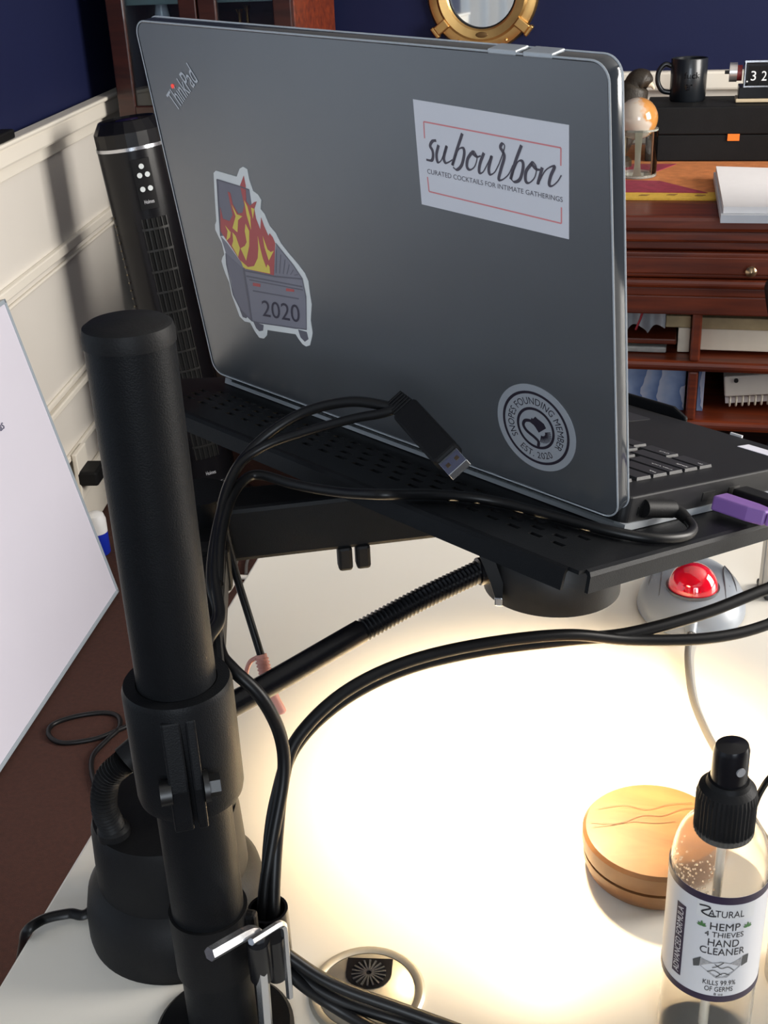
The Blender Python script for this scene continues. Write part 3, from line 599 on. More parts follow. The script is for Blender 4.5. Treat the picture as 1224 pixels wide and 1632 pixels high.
MB().cyl(BX+V((0, 0, .169))+(crt*.6+cdir*.8).normalized()*.0072, BX+V((0, 0, .169))+(crt*.6+cdir*.8).normalized()*.0086, .0022).build('nozzle_orifice', mat('grey_orifice', (.25, .25, .26), .4), nzo)
def BFm(s_, z, off=.0004):       # label coordinates: s along the circumference (m, right positive), z above the desk
    a = s_/RB; d_ = cdir*math.cos(a)+crt*math.sin(a); return BX+d_*(RB+off)+V((0, 0, z))
def wrap(s0, s1, z0, z1, off, n=30):
    b = MB(); vs = []
    for i in range(n+1):
        s_ = s0+(s1-s0)*i/n; vs += [BFm(s_, z0, off), BFm(s_, z1, off), BFm(s_, z0, off-.00015), BFm(s_, z1, off-.00015)]
    fs = []
    for i in range(n):
        k = 4*i; fs += [(k, k+4, k+5, k+1), (k+2, k+3, k+7, k+6), (k+1, k+5, k+7, k+3), (k, k+2, k+6, k+4)]
    fs += [(0, 1, 3, 2), (4*n, 4*n+2, 4*n+3, 4*n+1)]
    return b.add(vs, fs)
M_lab = mat('label_paper', (.58, .57, .58), .5, noise=.02); M_plum = mat('label_plum_ink', (.022, .012, .035), .45); M_linkk = mat('label_black_ink', (.02, .018, .022), .5)
L0, L1 = .045, .1105
lab = wrap(-.040, .040, L0, L1, .0004, 48).build('label', M_lab, sb, label='white wrap-around label with plum bands')
wrap(-.040, .040, L1-.0042, L1, .00055, 48).build('plum_band', M_plum, lab); wrap(-.040, .040, L0, L0+.0038, .00055, 48).build('plum_band', M_plum, lab)
wrap(-.0185, -.0132, .054, .0975, .0006, 6).build('plum_stripe', M_plum, lab)
def btext(t_, s0, s1, z0, z1, material, name='lettering', skew=0, rot=False):
    b = MB()
    if rot: text(b, t_, lambda x, y: BFm(s1-(s1-s0)*y, z0+(z1-z0)*x, .0008))
    else: text(b, t_, lambda x, y: BFm(s0+(s1-s0)*x, z0+(z1-z0)*y, .0007))
    return b.build(name, material, lab, smooth=False)
b = MB(); text(b, 'ADVANCED FORMULA', lambda x, y: BFm(-.0142-(.0034)*y, .0555+.0405*x, .0008)); b.build('stripe_lettering', M_wprint, lab, smooth=False)
O = .0055
def ctext(t_, z0, z1, w_, mtl=M_linkk): return btext(t_, O-w_/2, O+w_/2, z0, z1, mtl)
wrap(O-.0135, O+.0135, .0968, .1055, .00050, 12).build('brand_panel', mat('label_grey_panel', (.60, .59, .58), .5), lab)
ctext('ATURAL', .0985, .1025, .016, M_linkk).name = 'lettering'
b = MB()
ribbon(b, cr([V((-.0108, .1035, 0)), V((-.0075, .1040, 0)), V((-.0060, .1030, 0)), V((-.0095, .1000, 0)), V((-.0060, .0985, 0)), V((-.0030, .0990, 0))], 6), lambda x, y, h: BFm(x+.004, y, h), .0008, lambda d, t_: .0008)
b.build('lettering', M_linkk, lab, smooth=False)
M_leaf = mat('label_leaf_green', (.06, .16, .05), .5)
def leaf(s_, z, k=.0026):
    b = MB()
    for a in (-80, -45, 0, 45, 80):
        a = math.radians(90+a); L = k*(1.15-.3*abs(math.cos(a)))
        ribbon(b, [V((s_+L*q*math.cos(a), z+L*q*math.sin(a), 0)) for q in (0, .35, .7, 1)], lambda x, y, h: BFm(x, y, h), .00075, lambda d, t_: .0011*math.sin(math.pi*min(.95, t_*.8+.15)))
    b.build('hemp_leaf', M_leaf, lab, smooth=False)
leaf(O-.0105, .0915); leaf(O+.0105, .0915)
ctext('HEMP', .0905, .0948, .0135); ctext('4 THIEVES', .0862, .0893, .0175); ctext('HAND', .0805, .0848, .0140); ctext('CLEANER', .0752, .0795, .0205)
# handshake engraving, flat print
M_hg = mat('engraving_grey', (.30, .29, .29), .6, noise=.5, nscale=900); M_hd = mat('engraving_dark', (.07, .07, .07), .6)
def patch(name, pts, mtl, off=.0007):
    b = MB(); from mathutils.geometry import tessellate_polygon as tp_
    pl = [V((x+O, z, 0)) for x, z in pts]; b.add([BFm(q.x, q.y, off) for q in pl], tp_([pl])); return b.build(name, mtl, lab, smooth=False)
patch('handshake_print', [(-.0095, .0718), (-.004, .0700), (.000, .0712), (.004, .0700), (.0095, .0725), (.0090, .0672), (.0055, .0640), (.003, .0612), (-.002, .0606), (-.006, .0640), (-.0098, .0668)], M_hg)
patch('handshake_print', [(-.0130, .0690), (-.0095, .0722), (-.0098, .0664), (-.0125, .0650)], M_hd); patch('handshake_print', [(.0098, .0732), (.0130, .0735), (.0128, .0680), (.0095, .0670)], M_hd)
b = MB()
for pts in ([(-.003, .0695), (.000, .0672), (.003, .0680), (.006, .0655)], [(-.006, .0642), (-.003, .0655), (.0005, .0630)], [(-.002, .0615), (.001, .0640), (.004, .0628)], [(.001, .0708), (-.002, .0682), (-.004, .0672)]):
    ribbon(b, cr([V((x+O, z, 0)) for x, z in pts], 5), lambda x, y, h: BFm(x, y, h), .00085, lambda d, t_: .0004)
b.build('handshake_lines', M_hd, lab, smooth=False)
ctext('KILLS 99.9%', .0560, .0590, .0150); ctext('OF GERMS', .0520, .0550, .0130); ctext('8 oz', .0495, .0510, .0042)
# second bottle at the right of the first
B2 = V((.0935, .498, DZ)); sb2 = thing('pump_bottle', B2, 'pale translucent bottle at the right edge beside the spray bottle', 'bottle')
M_pet2 = mat('milky_plastic', (.86, .83, .76), .3, trans=.35, noise=.03)
MB().lathe([(0, 0), (.022, 0), (.0245, .003), (.0245, .125), (.022, .137), (.013, .145), (0, .145)], B2, n=48).build('bottle_body', M_pet2, sb2)
MB().lathe([(0, .145), (.0135, .145), (.0140, .150), (.0140, .166), (.011, .170), (0, .170)], B2, n=40).build('bottle_cap', mat('taupe_cap', (.20, .18, .15), .4), sb2)
# trackball
tc_ = V((.0275, .893, DZ)); tk = thing('trackball_mouse', tc_, 'silver-grey trackball mouse with red ball under the tray', 'mouse')
M_tb = mat('silver_blue_plastic', (.26, .285, .32), .32, noise=.05, spec=.6); M_tbd = mat('grey_plastic_seam', (.10, .10, .11), .5)
b = MB(); N, K = 48, 14; vs = []
for i in range(K+1):
    ph = math.pi/2*i/K
    for j in range(N):
        t_ = 2*math.pi*j/N; ry = .060; rx = .0435*(1-.10*math.sin(t_))
        z = .025*math.sin(ph)**.95; k = math.cos(ph)**.6
        vs.append(tc_+V((rx*k*math.cos(t_), ry*k*math.sin(t_), .002+z*(1+.0*math.sin(t_)))))
fs = [(i*N+j, i*N+(j+1) % N, (i+1)*N+(j+1) % N, (i+1)*N+j) for i in range(K) for j in range(N)]+[tuple(range(N))[::-1]]
b.add(vs, fs); b.build('shell', M_tb, tk, ang=80)
ball_c = tc_+V((0, -.018, .0255))
MB().sphere(ball_c, .0200, n=40, k=24).build('ball', mat('glossy_red_ball', (.62, .004, .018), .06, coat=1, spec=.8, noise=.05), tk, label='glossy red ball')
MB().lathe([(.0195, -.006), (.0214, -.006), (.0214, .001), (.0195, .0005)], ball_c, n=40, closed=True).build('ball_ring', M_tbd, tk)
for sx in (-1, 1):
    b = MB(); top = []
    pts = [(x_, y_-.016) for x_, y_ in [(.026, .045), (.031, .030), (.0345, .010), (.034, -.012), (.030, -.028), (.0265, -.018), (.0255, .005), (.0245, .028)]]
    def hz(x, y):
        k = min(1, math.hypot(x/.0435, y/.060)); return .002+.025*math.sqrt(max(0, 1-k**3.3))
    n_ = len(pts); vs = [tc_+V((sx*x, y, hz(x, y)+.0006)) for x, y in pts]+[tc_+V((sx*x, y, hz(x, y)-.004)) for x, y in pts]
    cen = tc_+V((sx*.029, -.008, hz(.029, -.008)+.0012)); vs.append(cen)
    b.add(vs, [(i, (i+1) % n_, 2*n_) for i in range(n_)]+[(i, i+n_, (i+1) % n_+n_, (i+1) % n_) for i in range(n_)])
    b.build('button', M_tb, tk)
    ribbon_b = MB(); ring_pts = cr([tc_+V((sx*x, y, hz(x, y)+.0004)) for x, y in pts+pts[:1]], 4)
    ribbon_b.tube(ring_pts, .0006, 6).build('button_seam', M_tbd, tk)
M_gcab = mat('grey_cable', (.11, .105, .10), .5)
MB().tube(cr([tc_+V((0, -.056, .010)), onz(1099, 1016, DZ+.008), onz(1096, 1050, DZ+.004), onz(1103, 1110, DZ+.003), onz(1122, 1160, DZ+.003), onz(1146, 1205, DZ+.003), onz(1175, 1260, DZ+.003), onz(1215, 1330, DZ+.003), onz(1260, 1380, DZ+.003)], 8), .0025, 10).build('cable', M_gcab, tk)
MB().tube([tc_+V((0, -.050, .014)), tc_+V((0, -.063, .008))], lambda t_: .006-.002*t_, 14).build('strain_relief', M_tb, tk)
# metal post at the right edge
pp = onz(1215, 940, DZ); po = thing('phone_stand', pp, 'grey metal upright post standing on the desk at the right edge', 'stand')
M_bmet = mat('satin_aluminium', (.42, .40, .37), .35, metal=.9)
Rz = Matrix.Rotation(math.radians(12), 3, 'Z')
MB().box(pp+V((.012, 0, .045)), .030, .012, .088, Rz).build('post', M_bmet, po, smooth=False, bevel=.002)
MB().box(pp+V((.017, -.006, .050)), .022, .005, .075, Rz).build('front_plate', mat('dark_bronze_metal', (.10, .09, .08), .4, metal=.6), po, smooth=False, bevel=.001)
MB().box(pp+V((.020, 0, .003)), .045, .03, .006, Rz).build('foot', M_dsteel, po, smooth=False, bevel=.002)

# ================================================================== HEX KEYS
def hexkey(name, pts, r, label):
    pts = [V(p) for p in pts]; fine = []
    for i, p_ in enumerate(pts):
        if 0 < i < len(pts)-1:
            a = (pts[i-1]-p_).normalized(); c_ = (pts[i+1]-p_).normalized()
            for t_ in (0, .25, .5, .75, 1): fine.append((p_+a*r*3.2*(1-t_)**2)+(c_*r*3.2*t_**2))
        else: fine.append(p_)
    o = MB().tube(fine, r, 6).build(name, M_chrome, smooth=False); return tag(o, label, 'hex key', 'hex keys in the pole holder')
k0 = V((-.1795, .4000, .823))
hexkey('hex_key', [at(334, 1521, .535), at(412, 1476, .560), at(427, 1670, .602)], .0034, 'larger steel hex key sticking out to the left of the pole holder')
hexkey('hex_key', [at(400, 1501, .548), at(452, 1468, .570), at(462, 1588, .600)], .0019, 'smaller thin steel hex key on the right of the pole holder')
for (u_, v0, v1, d_, r_) in ((413, 1498, 1556, .563, .0056), (437, 1490, 1552, .575, .0056)):
    MB().cyl(at(u_-2, v0, d_), at(u_+4, v1, d_+.019), r_, n=24).build('key_holder', M_blackg, st)
rg = at(431, 1488, .607)
MB().lathe([(.0088, 0), (.0102, 0), (.0102, .034), (.0088, .034)], rg+V((0, 0, -.017)), n=32, closed=True).build('holder_ring', M_blackg, st)

# ================================================================== CABLES
def cord(name, pts, r, label, material=M_cable, n=10, k=10, flat=1):
    return tag(MB().tube(cr(pts, k), r, n, flat=flat).build(name, material), label, 'cable')
# heavy cords sweeping from the right to the holder and on to the grommet
cord('display_cable', [V((.62, .96, .7445)), V((.48, .90, .7445)), V((.36, .78, .775))]+photo([(1330, 905, .74), (1224, 938, .72), (1120, 978, .70), (1000, 1010, .68), (900, 1020, .665), (760, 1038, .645), (640, 1068, .63), (540, 1120, .618), (470, 1190, .612), (442, 1270, .608), (430, 1350, .606), (428, 1440, .604), (433, 1500, .606), (468, 1545, .608), (535, 1590, .612), (650, 1630, .616)])+[onz(770, 1668, DZ+.0045), onz(880, 1702, DZ+.0045), V((.03, .365, DZ+.0045)), V((.045, .325, DZ+.003)), V((.05, .308, DZ-.03)), V((.05, .305, DZ-.35))], .0037, 'thick black cable sweeping from the right frame edge above the trackball to the pole holder')
cord('display_cable', [V((.60, .90, .7445)), V((.46, .84, .7445)), V((.34, .73, .770))]+photo([(1330, 945, .73), (1224, 995, .71), (1130, 1017, .695), (1010, 1020, .68), (900, 1012, .66), (760, 1028, .64), (640, 1058, .625), (545, 1106, .612), (475, 1175, .604), (452, 1240, .601), (441, 1340, .600), (436, 1440, .599), (440, 1500, .602), (476, 1535, .604), (540, 1572, .607), (650, 1612, .608)])+[onz(770, 1655, DZ+.0045), onz(880, 1690, DZ+.0045), V((.042, .370, DZ+.0045)), V((.057, .325, DZ+.003)), V((.062, .308, DZ-.03)), V((.062, .305, DZ-.35))], .0034, 'second black cable below its twin, passing over the trackball cord')
cord('power_cable', photo([(345, 1000, .60), (352, 1042, .585), (372, 1068, .575), (415, 1110, .578), (446, 1170, .590), (452, 1235, .596), (436, 1330, .598), (421, 1430, .600), (424, 1500, .602), (470, 1558, .606), (540, 1608, .612)])+[onz(650, 1668, DZ+.0045), onz(770, 1712, DZ+.0045), V((.018, .36, DZ+.0045)), V((.033, .325, DZ+.003)), V((.038, .308, DZ-.03)), V((.038, .305, DZ-.35))], .0034, 'black cable curving from the clamp collar down into the pole holder')
# the splitter: USB plug on the tray, two leads
us_ = thing('usb_splitter_cable', at(690, 700, .62), 'black twin-lead USB cable with bare silver plug, draped over the tray', 'cable')
p0 = at(648, 655, .640); p1 = at(716, 730, .602); p2 = at(748, 762, .590)
ud = (p1-p0).normalized(); un = (CAM-p1).normalized(); us2 = ud.cross(un).normalized(); un = us2.cross(ud).normalized()
UF = frame(p0, ud, us2, un); UL_ = (p1-p0).length
MB().prism(rrect(0, -.0078, UL_, .0078, .003), UF, -.0045, .0045).build('plug_body', M_blackm, us_, smooth=False, bevel=.0015)
for k in range(5): MB().box(UF(-.001-k*.0028, 0, 0), .0016, .0125-k*.0006, .0085-k*.0005, basis(ud, us2, un)).build('strain_relief_rib', M_blackm, us_, smooth=False, bevel=.0004)
cn = MB().prism([(UL_, -.0060), (UL_+.0120, -.0060), (UL_+.0120, .0060), (UL_, .0060)], UF, -.0023, .0023).build('usb_connector', M_chrome, us_, smooth=False, bevel=.0003, label='silver USB connector')
for s_ in (-1, 1): MB().prism([(UL_+.005, s_*.0028-.0011), (UL_+.0075, s_*.0028-.0011), (UL_+.0075, s_*.0028+.0011), (UL_+.005, s_*.0028+.0011)], UF, .0023, .0026).build('contact_window', mat('brass_shadow', (.05, .03, .015), .6), cn, smooth=False)
lead = photo([(620, 648, .650), (560, 640, .658), (490, 655, .668), (430, 690, .672), (385, 735, .668), (360, 785, .655), (348, 850, .635), (343, 920, .612), (350, 985, .592)])+[l0+ld*.045+ls*.010+V((0, 0, .013)), l0+ld*.026+ls*.012]
MB().tube(cr([UF(-.004, .003, 0)]+lead, 10), .0030, 10).build('lead', M_cable, us_)
lead = photo([(612, 658, .646), (560, 668, .654), (480, 690, .664), (420, 712, .668), (378, 745, .664), (356, 800, .650), (340, 870, .630), (336, 930, .610), (345, 985, .596)])+[l0+ld*.045+ls*.004+V((0, 0, .012)), l0+ld*.026+ls*.006]
MB().tube(cr([UF(-.004, -.003, 0)]+lead, 10), .0026, 10).build('lead', M_cable, us_)
# velcro tie round the first link
MB().box(l0+ld*.150, .014, .0365, .028, basis(ld, ls, (0, 0, 1))).build('cable_tie', M_blackm, st, smooth=False, bevel=.003)
# USB-C power lead
def ontray(u_, v_, off): return onplane(u_, v_, LN, TF(0, 0, off))
uc = thing('usb_c_cable', BF(.01, .03, .003), 'black USB-C lead plugged into the laptop side and lying along the tray', 'cable')
c0 = BF(-.002, .027, .0035); c1 = ontray(1070, 811, .0100)
MB().tube([c0, c0.lerp(c1, .7), c1], .0052, 18).build('plug_body', M_blackm, uc)
MB().tube(cr([c1, ontray(1083, 817, .009), ontray(1096, 829, .007)], 6), lambda t_: .0044-.0013*t_, 14).build('strain_relief', M_blackm, uc)
MB().tube(cr([ontray(1083, 817, .009), ontray(1096, 829, .007), ontray(1104, 844, .005), ontray(1088, 855, .004), ontray(1040, 858, .0035), ontray(970, 846, .0035), ontray(880, 822, .0035), ontray(780, 797, .0035), ontray(690, 788, .0035), ontray(610, 788, .0035), at(540, 784, .645), at(470, 772, .662), at(415, 757, .672), at(388, 766, .668), at(366, 800, .652), at(352, 860, .630), at(348, 930, .610)], 10), .0029, 10).build('lead', M_cable, uc)
# microphone lead with pink plug
mc = thing('audio_cable', at(420, 1060, .6), 'thin black audio lead hanging with a capped pink jack plug', 'cable')
M_pink = mat('salmon_pink_plastic', (.66, .30, .24), .45, noise=.04)
MB().tube(cr(photo([(352, 800, .66), (360, 850, .67), (376, 915, .68), (396, 980, .687), (416, 1045, .690)]), 10), .0023, 10).build('lead', M_cable, mc)
MB().tube([at(416, 1043, .690), at(424, 1078, .690), at(430, 1100, .690)], lambda t_: .0033+.0007*t_, 16).build('plug_grip', M_pink, mc)
for k in range(7):
    q = at(417+k*1.5, 1049+k*5.5, .690); MB().tube([q, at(417.3+k*1.5, 1051.4+k*5.5, .690)], .0041, 16).build('grip_ring', M_pink, mc)
MB().tube(cr([at(430, 1098, .690), at(436, 1115, .690), at(445, 1132, .690), at(447, 1138, .690)], 4), lambda t_: .0038 if t_ < .85 else .0028, 16).build('jack_cap', M_pink, mc)
MB().tube(cr(photo([(414, 1046, .692), (398, 1056, .696), (392, 1080, .697), (398, 1105, .696), (418, 1124, .693), (434, 1122, .69)]), 8), .0014, 8).build('cap_tether', M_pink, mc)
# purple USB lead, black plug and silver loop on the laptop's side
pu = thing('purple_usb_cable', BF(.01, .104, .002), 'purple USB plug and cable in the side of the laptop', 'cable')
M_pur = mat('purple_plastic', (.20, .10, .33), .42, noise=.05)
PF = frame(BF(0, .1045, .0005), LU, LW, LN)
b = MB(); pl = [(.004, -.0082), (.004, .0082), (.026, .0082), (.036, .0052), (.036, -.0052), (.026, -.0082)]
b.prism(pl, PF, -.0042, .0048).build('plug_body', M_pur, pu, smooth=False, bevel=.0012)
for k in range(8): MB().box(PF(.0375+k*.0034, 0, -.0002*k), .0022, .0085-k*.0004, .0072-k*.0003, basis(LU, LW, LN)).build('strain_relief_rib', M_pur, pu, smooth=False, bevel=.0006)
MB().tube(cr([PF(.034, 0, 0), PF(.066, 0, -.003), PF(.10, .006, -.014), PF(.14, .02, -.04), V((.27, .60, .80)), V((.34, .59, .748)), V((.46, .62, .7435)), V((.60, .70, .7435))], 8), .0026, 12).build('lead', M_pur, pu)
bk = thing('black_usb_plug', BF(.01, .134, .002), 'black USB plug in the laptop side behind the purple one', 'plug')
QF = frame(BF(0, .1335, .001), LU, LW, LN)
MB().prism([(.002, -.0085), (.002, .0085), (.034, .0085), (.040, .005), (.040, -.005), (.034, -.0085)], QF, -.004, .005).build('plug_body', M_blackm, bk, smooth=False, bevel=.0012)
MB().tube(cr([QF(.036, 0, 0), QF(.06, 0, -.002), QF(.10, .004, -.010), QF(.15, .01, -.03), V((.29, .64, .80)), V((.37, .64, .750)), V((.48, .67, .7435)), V((.62, .76, .7435))], 8), .0028, 12).build('lead', M_cable, bk)
lp = [QF(.030+.012*math.cos(a), .016+.005*math.sin(a), .006+.007*math.sin(a)) for a in [2*math.pi*i/24 for i in range(25)]]
MB().tube(lp, .0011, 8).build('silver_loop', M_chrome, bk)
# thin black stem leaning against the right bottle
tag(MB().tube(cr([onz(1200, 1290, DZ+.12), onz(1212, 1262, DZ+.13), onz(1232, 1235, DZ+.14), onz(1260, 1228, DZ+.13), onz(1300, 1280, DZ+.02), onz(1330, 1330, DZ+.004)], 8), .0016, 8).build('thin_cord', M_cable), 'thin black cord rising between the two bottles at the right edge', 'cord')

# ================================================================== WHITEBOARD, FLOOR THINGS, FAN
P0 = V((-1.1273, 2.0321, .004)); db_ = V((.1075, -.9942, 0)).normalized(); nb_ = V((-.9942, -.1075, 0)); tl = math.radians(12)
bup = V((0, 0, 1))*math.cos(tl)+nb_*math.sin(tl); bnn = -nb_*math.cos(tl)+V((0, 0, 1))*math.sin(tl)
WF = frame(P0, db_, bup, bnn)
wbd = thing('whiteboard', P0+db_*.5, 'large whiteboard with thin grey frame leaning against the left wall', 'whiteboard')
M_wb = mat('whiteboard_enamel', (.62, .60, .68), .22, noise=.03, nscale=3); M_wbf = mat('grey_board_frame', (.30, .34, .38), .4)
MB().prism([(.006, .006), (1.0, .006), (1.0, .655), (.006, .655)], WF, -.012, -.001).build('board_face', M_wb, wbd, smooth=False)
for pl in ([(0, 0), (1.006, 0), (1.006, .008), (0, .008)], [(0, .652), (1.006, .652), (1.006, .660), (0, .660)], [(0, 0), (.008, 0), (.008, .660), (0, .660)], [(.998, 0), (1.006, 0), (1.006, .660), (.998, .660)]):
    MB().prism(pl, WF, -.016, .001).build('frame_strip', M_wbf, wbd, smooth=False, bevel=.001)
q = onplane(4, 680, bnn, P0)-P0; qa, qb = q.dot(db_), q.dot(bup)
text(MB(), 'as', lambda x, y: WF(qa-.018*x+.012, qb-.005+.012*y, .0004)).build('marker_writing', mat('marker_ink', (.10, .10, .16), .6), wbd, smooth=False)
# little things by the skirting
fb = ony(147, 800, 2.20); fb.z = 0
fo = thing('cleaner_bottle', fb, 'small white and blue bottle on the floor behind the whiteboard edge', 'bottle')
MB().lathe([(0, 0), (.022, 0), (.024, .003), (.024, .055), (0, .055)], fb, n=32).build('blue_lower', mat('blue_plastic', (.01, .03, .42), .35), fo)
MB().lathe([(0, .055), (.024, .055), (.024, .085), (.020, .098), (.010, .104), (0, .104)], fb, n=32).build('white_upper', mat('white_plastic', (.8, .8, .8), .35), fo)
pa = wl(.10, .022, .12)
ad = thing('power_adapter', pa, 'black power adapter plugged in low on the left wainscot', 'adapter')
MB().box(pa+V((0, 0, .03)), .05, .075, .036, Matrix.Rotation(math.radians(10), 3, 'Z')).build('adapter_body', M_blackm, ad, smooth=False, bevel=.006)
MB().box(wl(.10, .0, .155), .012, .075, .115, Matrix.Rotation(math.radians(10), 3, 'Z')).build('wall_plate', M_white, ad, smooth=False, bevel=.003)
cord('carpet_cable', [onz(u_, v_, .004) for u_, v_ in ((215, 1152), (190, 1163), (150, 1178), (100, 1184), (78, 1172), (84, 1155), (120, 1142), (165, 1136), (188, 1142), (190, 1160), (170, 1180), (148, 1205), (147, 1235), (160, 1268), (185, 1300), (215, 1330))], .0045, 'black cord looping on the brown carpet left of the pole')
M_wc = mat('white_cable', (.62, .58, .52), .5)
cord('floor_cable', [onz(u_, v_, .006) for u_, v_ in ((300, 890), (345, 905), (372, 918), (398, 921), (430, 930))], .0055, 'white cord lying straight on the carpet beside the desk edge', M_wc)
cord('floor_cable', [onz(u_, v_, .006) for u_, v_ in ((330, 912), (360, 906), (372, 922), (366, 938), (352, 950), (330, 955))], .0055, 'white cord bending in a hook on the carpet beside the desk edge', M_wc)
cord('grey_cord', [onz(u_, v_, .006) for u_, v_ in ((418, 842), (405, 870), (394, 895), (392, 915))], .0035, 'thin grey cord on the carpet along the far desk edge', M_gcab)
# tower fan, leaning slightly towards the wall
f0 = V((-1.075, 2.47, 0)); ft = V((-1.172, 2.46, .925)); fa = (ft-f0).normalized(); fl = (ft-f0).length
fan = thing('tower_fan', f0, 'black tower fan with silver band, leaning beside the left wall', 'fan')
fn_ = V((.42, -.9, 0)); fn_ = (fn_-fa*fn_.dot(fa)).normalized(); fs_ = fa.cross(fn_).normalized(); fs_ = fs_ if fs_.x > 0 else -fs_
FF = lambda ang, z, r: f0+fa*z+(fn_*math.cos(ang)+fs_*math.sin(ang))*r
RF = .077
MB().lathe([(0, .0), (.13, .0), (.13, .012), (.115, .022), (.06, .03), (0, .03)], f0, n=56).build('foot_disc', M_blackg, fan)
body = MB().lathe([(0, .03), (RF-.006, .03), (RF-.002, fl*.5), (RF, fl-.062), (0, fl-.062)], f0, fa, 64).build('fan_body', M_blackg, fan)
MB().lathe([(RF-.003, .085), (RF+.0015, .085), (RF+.0015, .091), (RF-.003, .091)], f0, fa, 64, closed=True).build('silver_band', M_chrome, fan)
MB().lathe([(RF-.004, fl-.062), (RF+.0015, fl-.062), (RF+.0015, fl-.055), (RF-.004, fl-.055)], f0, fa, 64, closed=True).build('silver_band', M_chrome, fan)
MB().lathe([(0, fl-.055), (RF, fl-.055), (RF, fl-.026), (RF-.014, fl-.004), (RF-.018, fl-.002), (RF-.022, fl-.006), (0, fl-.006)], f0, fa, 20).build('fan_top', M_blackg, fan, smooth=False)
MB().lathe([(0, fl-.006), (.024, fl-.006), (.024, fl-.0045), (0, fl-.0045)], f0, fa, 32).build('control_dial', mat('dark_blue_display', (.012, .008, .07), .3), fan)
def fpatch(name, a0, a1, z0, z1, mtl, off=.002, parent=fan, n=8):
    b = MB(); vs = []
    for i in range(n+1):
        a = a0+(a1-a0)*i/n; vs += [FF(a, z0, RF+off), FF(a, z1, RF+off), FF(a, z0, RF-.006), FF(a, z1, RF-.006)]
    fs = []
    for i in range(n):
        k = 4*i; fs += [(k, k+4, k+5, k+1), (k+1, k+5, k+7, k+3), (k, k+2, k+6, k+4)]
    fs += [(0, 1, 3, 2), (4*n, 4*n+2, 4*n+3, 4*n+1)]
    return b.add(vs, fs).build(name, mtl, parent, smooth=False)
pan = fpatch('remote_panel', -.12, .36, fl-.185, fl-.080, M_blackm, .004)
M_btn = mat('silver_button', (.62, .66, .66), .3)
for a, z in ((.12, fl-.095), (.03, fl-.113), (.23, fl-.113), (.03, fl-.142), (.23, fl-.142)):
    q = FF(a, z, RF+.003); d_ = (fn_*math.cos(a)+fs_*math.sin(a)); MB().cyl(q, q+d_*.0035, .0055, n=16).build('button', M_btn, pan)
text(MB(), 'Holmes', lambda x, y: FF(.0+.26*x, fl-.173+.008*y, RF+.0045)).build('maker_lettering', M_wprint, pan, smooth=False)
text(MB(), 'Holmes', lambda x, y: FF(.0+.30*x, .118+.009*y, RF+.0012)).build('maker_lettering', M_wprint, fan, smooth=False)
M_grl = mat('dark_grille', (.016, .016, .015), .35); M_grh = mat('grille_slot', (.002, .002, .002), .9)
fpatch('grille_opening', -.22, .52, .16, fl-.205, M_grh, .0004)
for k in range(12):
    z = .19+k*(fl-.42)/11; fpatch('cross_rib', -.22, .52, z, z+.005, M_grl, .0045)
for k in range(6):
    a = -.20+k*.138; fpatch('upright_louver', a, a+.030, .16, fl-.205, M_grl, .003, n=2)
for k in range(16):
    q = FF(-1.25, fl-.20-k*.018, RF+.0008); MB().sphere(q, .0022, n=8, k=6).build('vent_dot', M_btn if 0 else mat('vent_dot_brass', (.20, .16, .10), .4), fan)
# remote on the chair rail
rp = wl(-.085, .004, .924)
tag(MB().box(rp+V((0, 0, .008)), .03, .14, .018, Matrix.Rotation(math.radians(10), 3, 'Z')).build('remote_control', M_blackm, smooth=False, bevel=.004), 'small black remote lying on the left chair rail', 'remote')

# ================================================================== DISPLAY CABINET IN THE CORNER
CY0, CY1 = 2.86, 3.20; CXL, CXR = -1.372, -.905
cb = thing('display_cabinet', ((CXL+CXR)/2, (CY0+CY1)/2, 0), 'dark mahogany display cabinet with glass doors in the room corner', 'cabinet')
def thin_glass(name, col, refl, rough=.03):
    m = bpy.data.materials.new(name); m.use_nodes = True; nt = m.node_tree; nt.nodes.remove(nt.nodes['Principled BSDF'])
    tr = nt.nodes.new('ShaderNodeBsdfTransparent'); tr.inputs[0].default_value = (*col, 1); gl_ = nt.nodes.new('ShaderNodeBsdfGlossy'); gl_.inputs['Roughness'].default_value = rough
    fr = nt.nodes.new('ShaderNodeFresnel'); fr.inputs[0].default_value = refl; mx = nt.nodes.new('ShaderNodeMixShader')
    nt.links.new(fr.outputs[0], mx.inputs[0]); nt.links.new(tr.outputs[0], mx.inputs[1]); nt.links.new(gl_.outputs[0], mx.inputs[2]); nt.links.new(mx.outputs[0], nt.nodes['Material Output'].inputs[0]); MATS[name] = m; return m
M_pane = thin_glass('cabinet_glass', (.93, .96, .97), 1.5)
def cbox(name, x0, x1, y0, y1, z0, z1, mtl=M_mahogd, par=cb, bev=.003): return MB().box(((x0+x1)/2, (y0+y1)/2, (z0+z1)/2), x1-x0, y1-y0, z1-z0).build(name, mtl, par, smooth=False, bevel=bev)
cbox('side_panel', CXL, CXL+.02, CY0, CY1, 0, 1.95); cbox('side_panel', CXR-.02, CXR, CY0, CY1, 0, 1.95, M_mahog)
cbox('back_panel', CXL+.02, CXR-.02, CY1-.015, CY1, 0, 1.95); cbox('cabinet_top', CXL-.02, CXR+.02, CY0-.02, CY1, 1.95, 1.99)
cbox('plinth', CXL, CXR, CY0, CY1-.02, 0, .10)
for z in (.10, .80, 1.125, 1.50): cbox('shelf', CXL+.02, CXR-.02, CY0+.03, CY1-.015, z, z+.016, M_mahogd if z < .9 else mat('glass_shelf', (.45, .62, .62), .1, trans=.5))
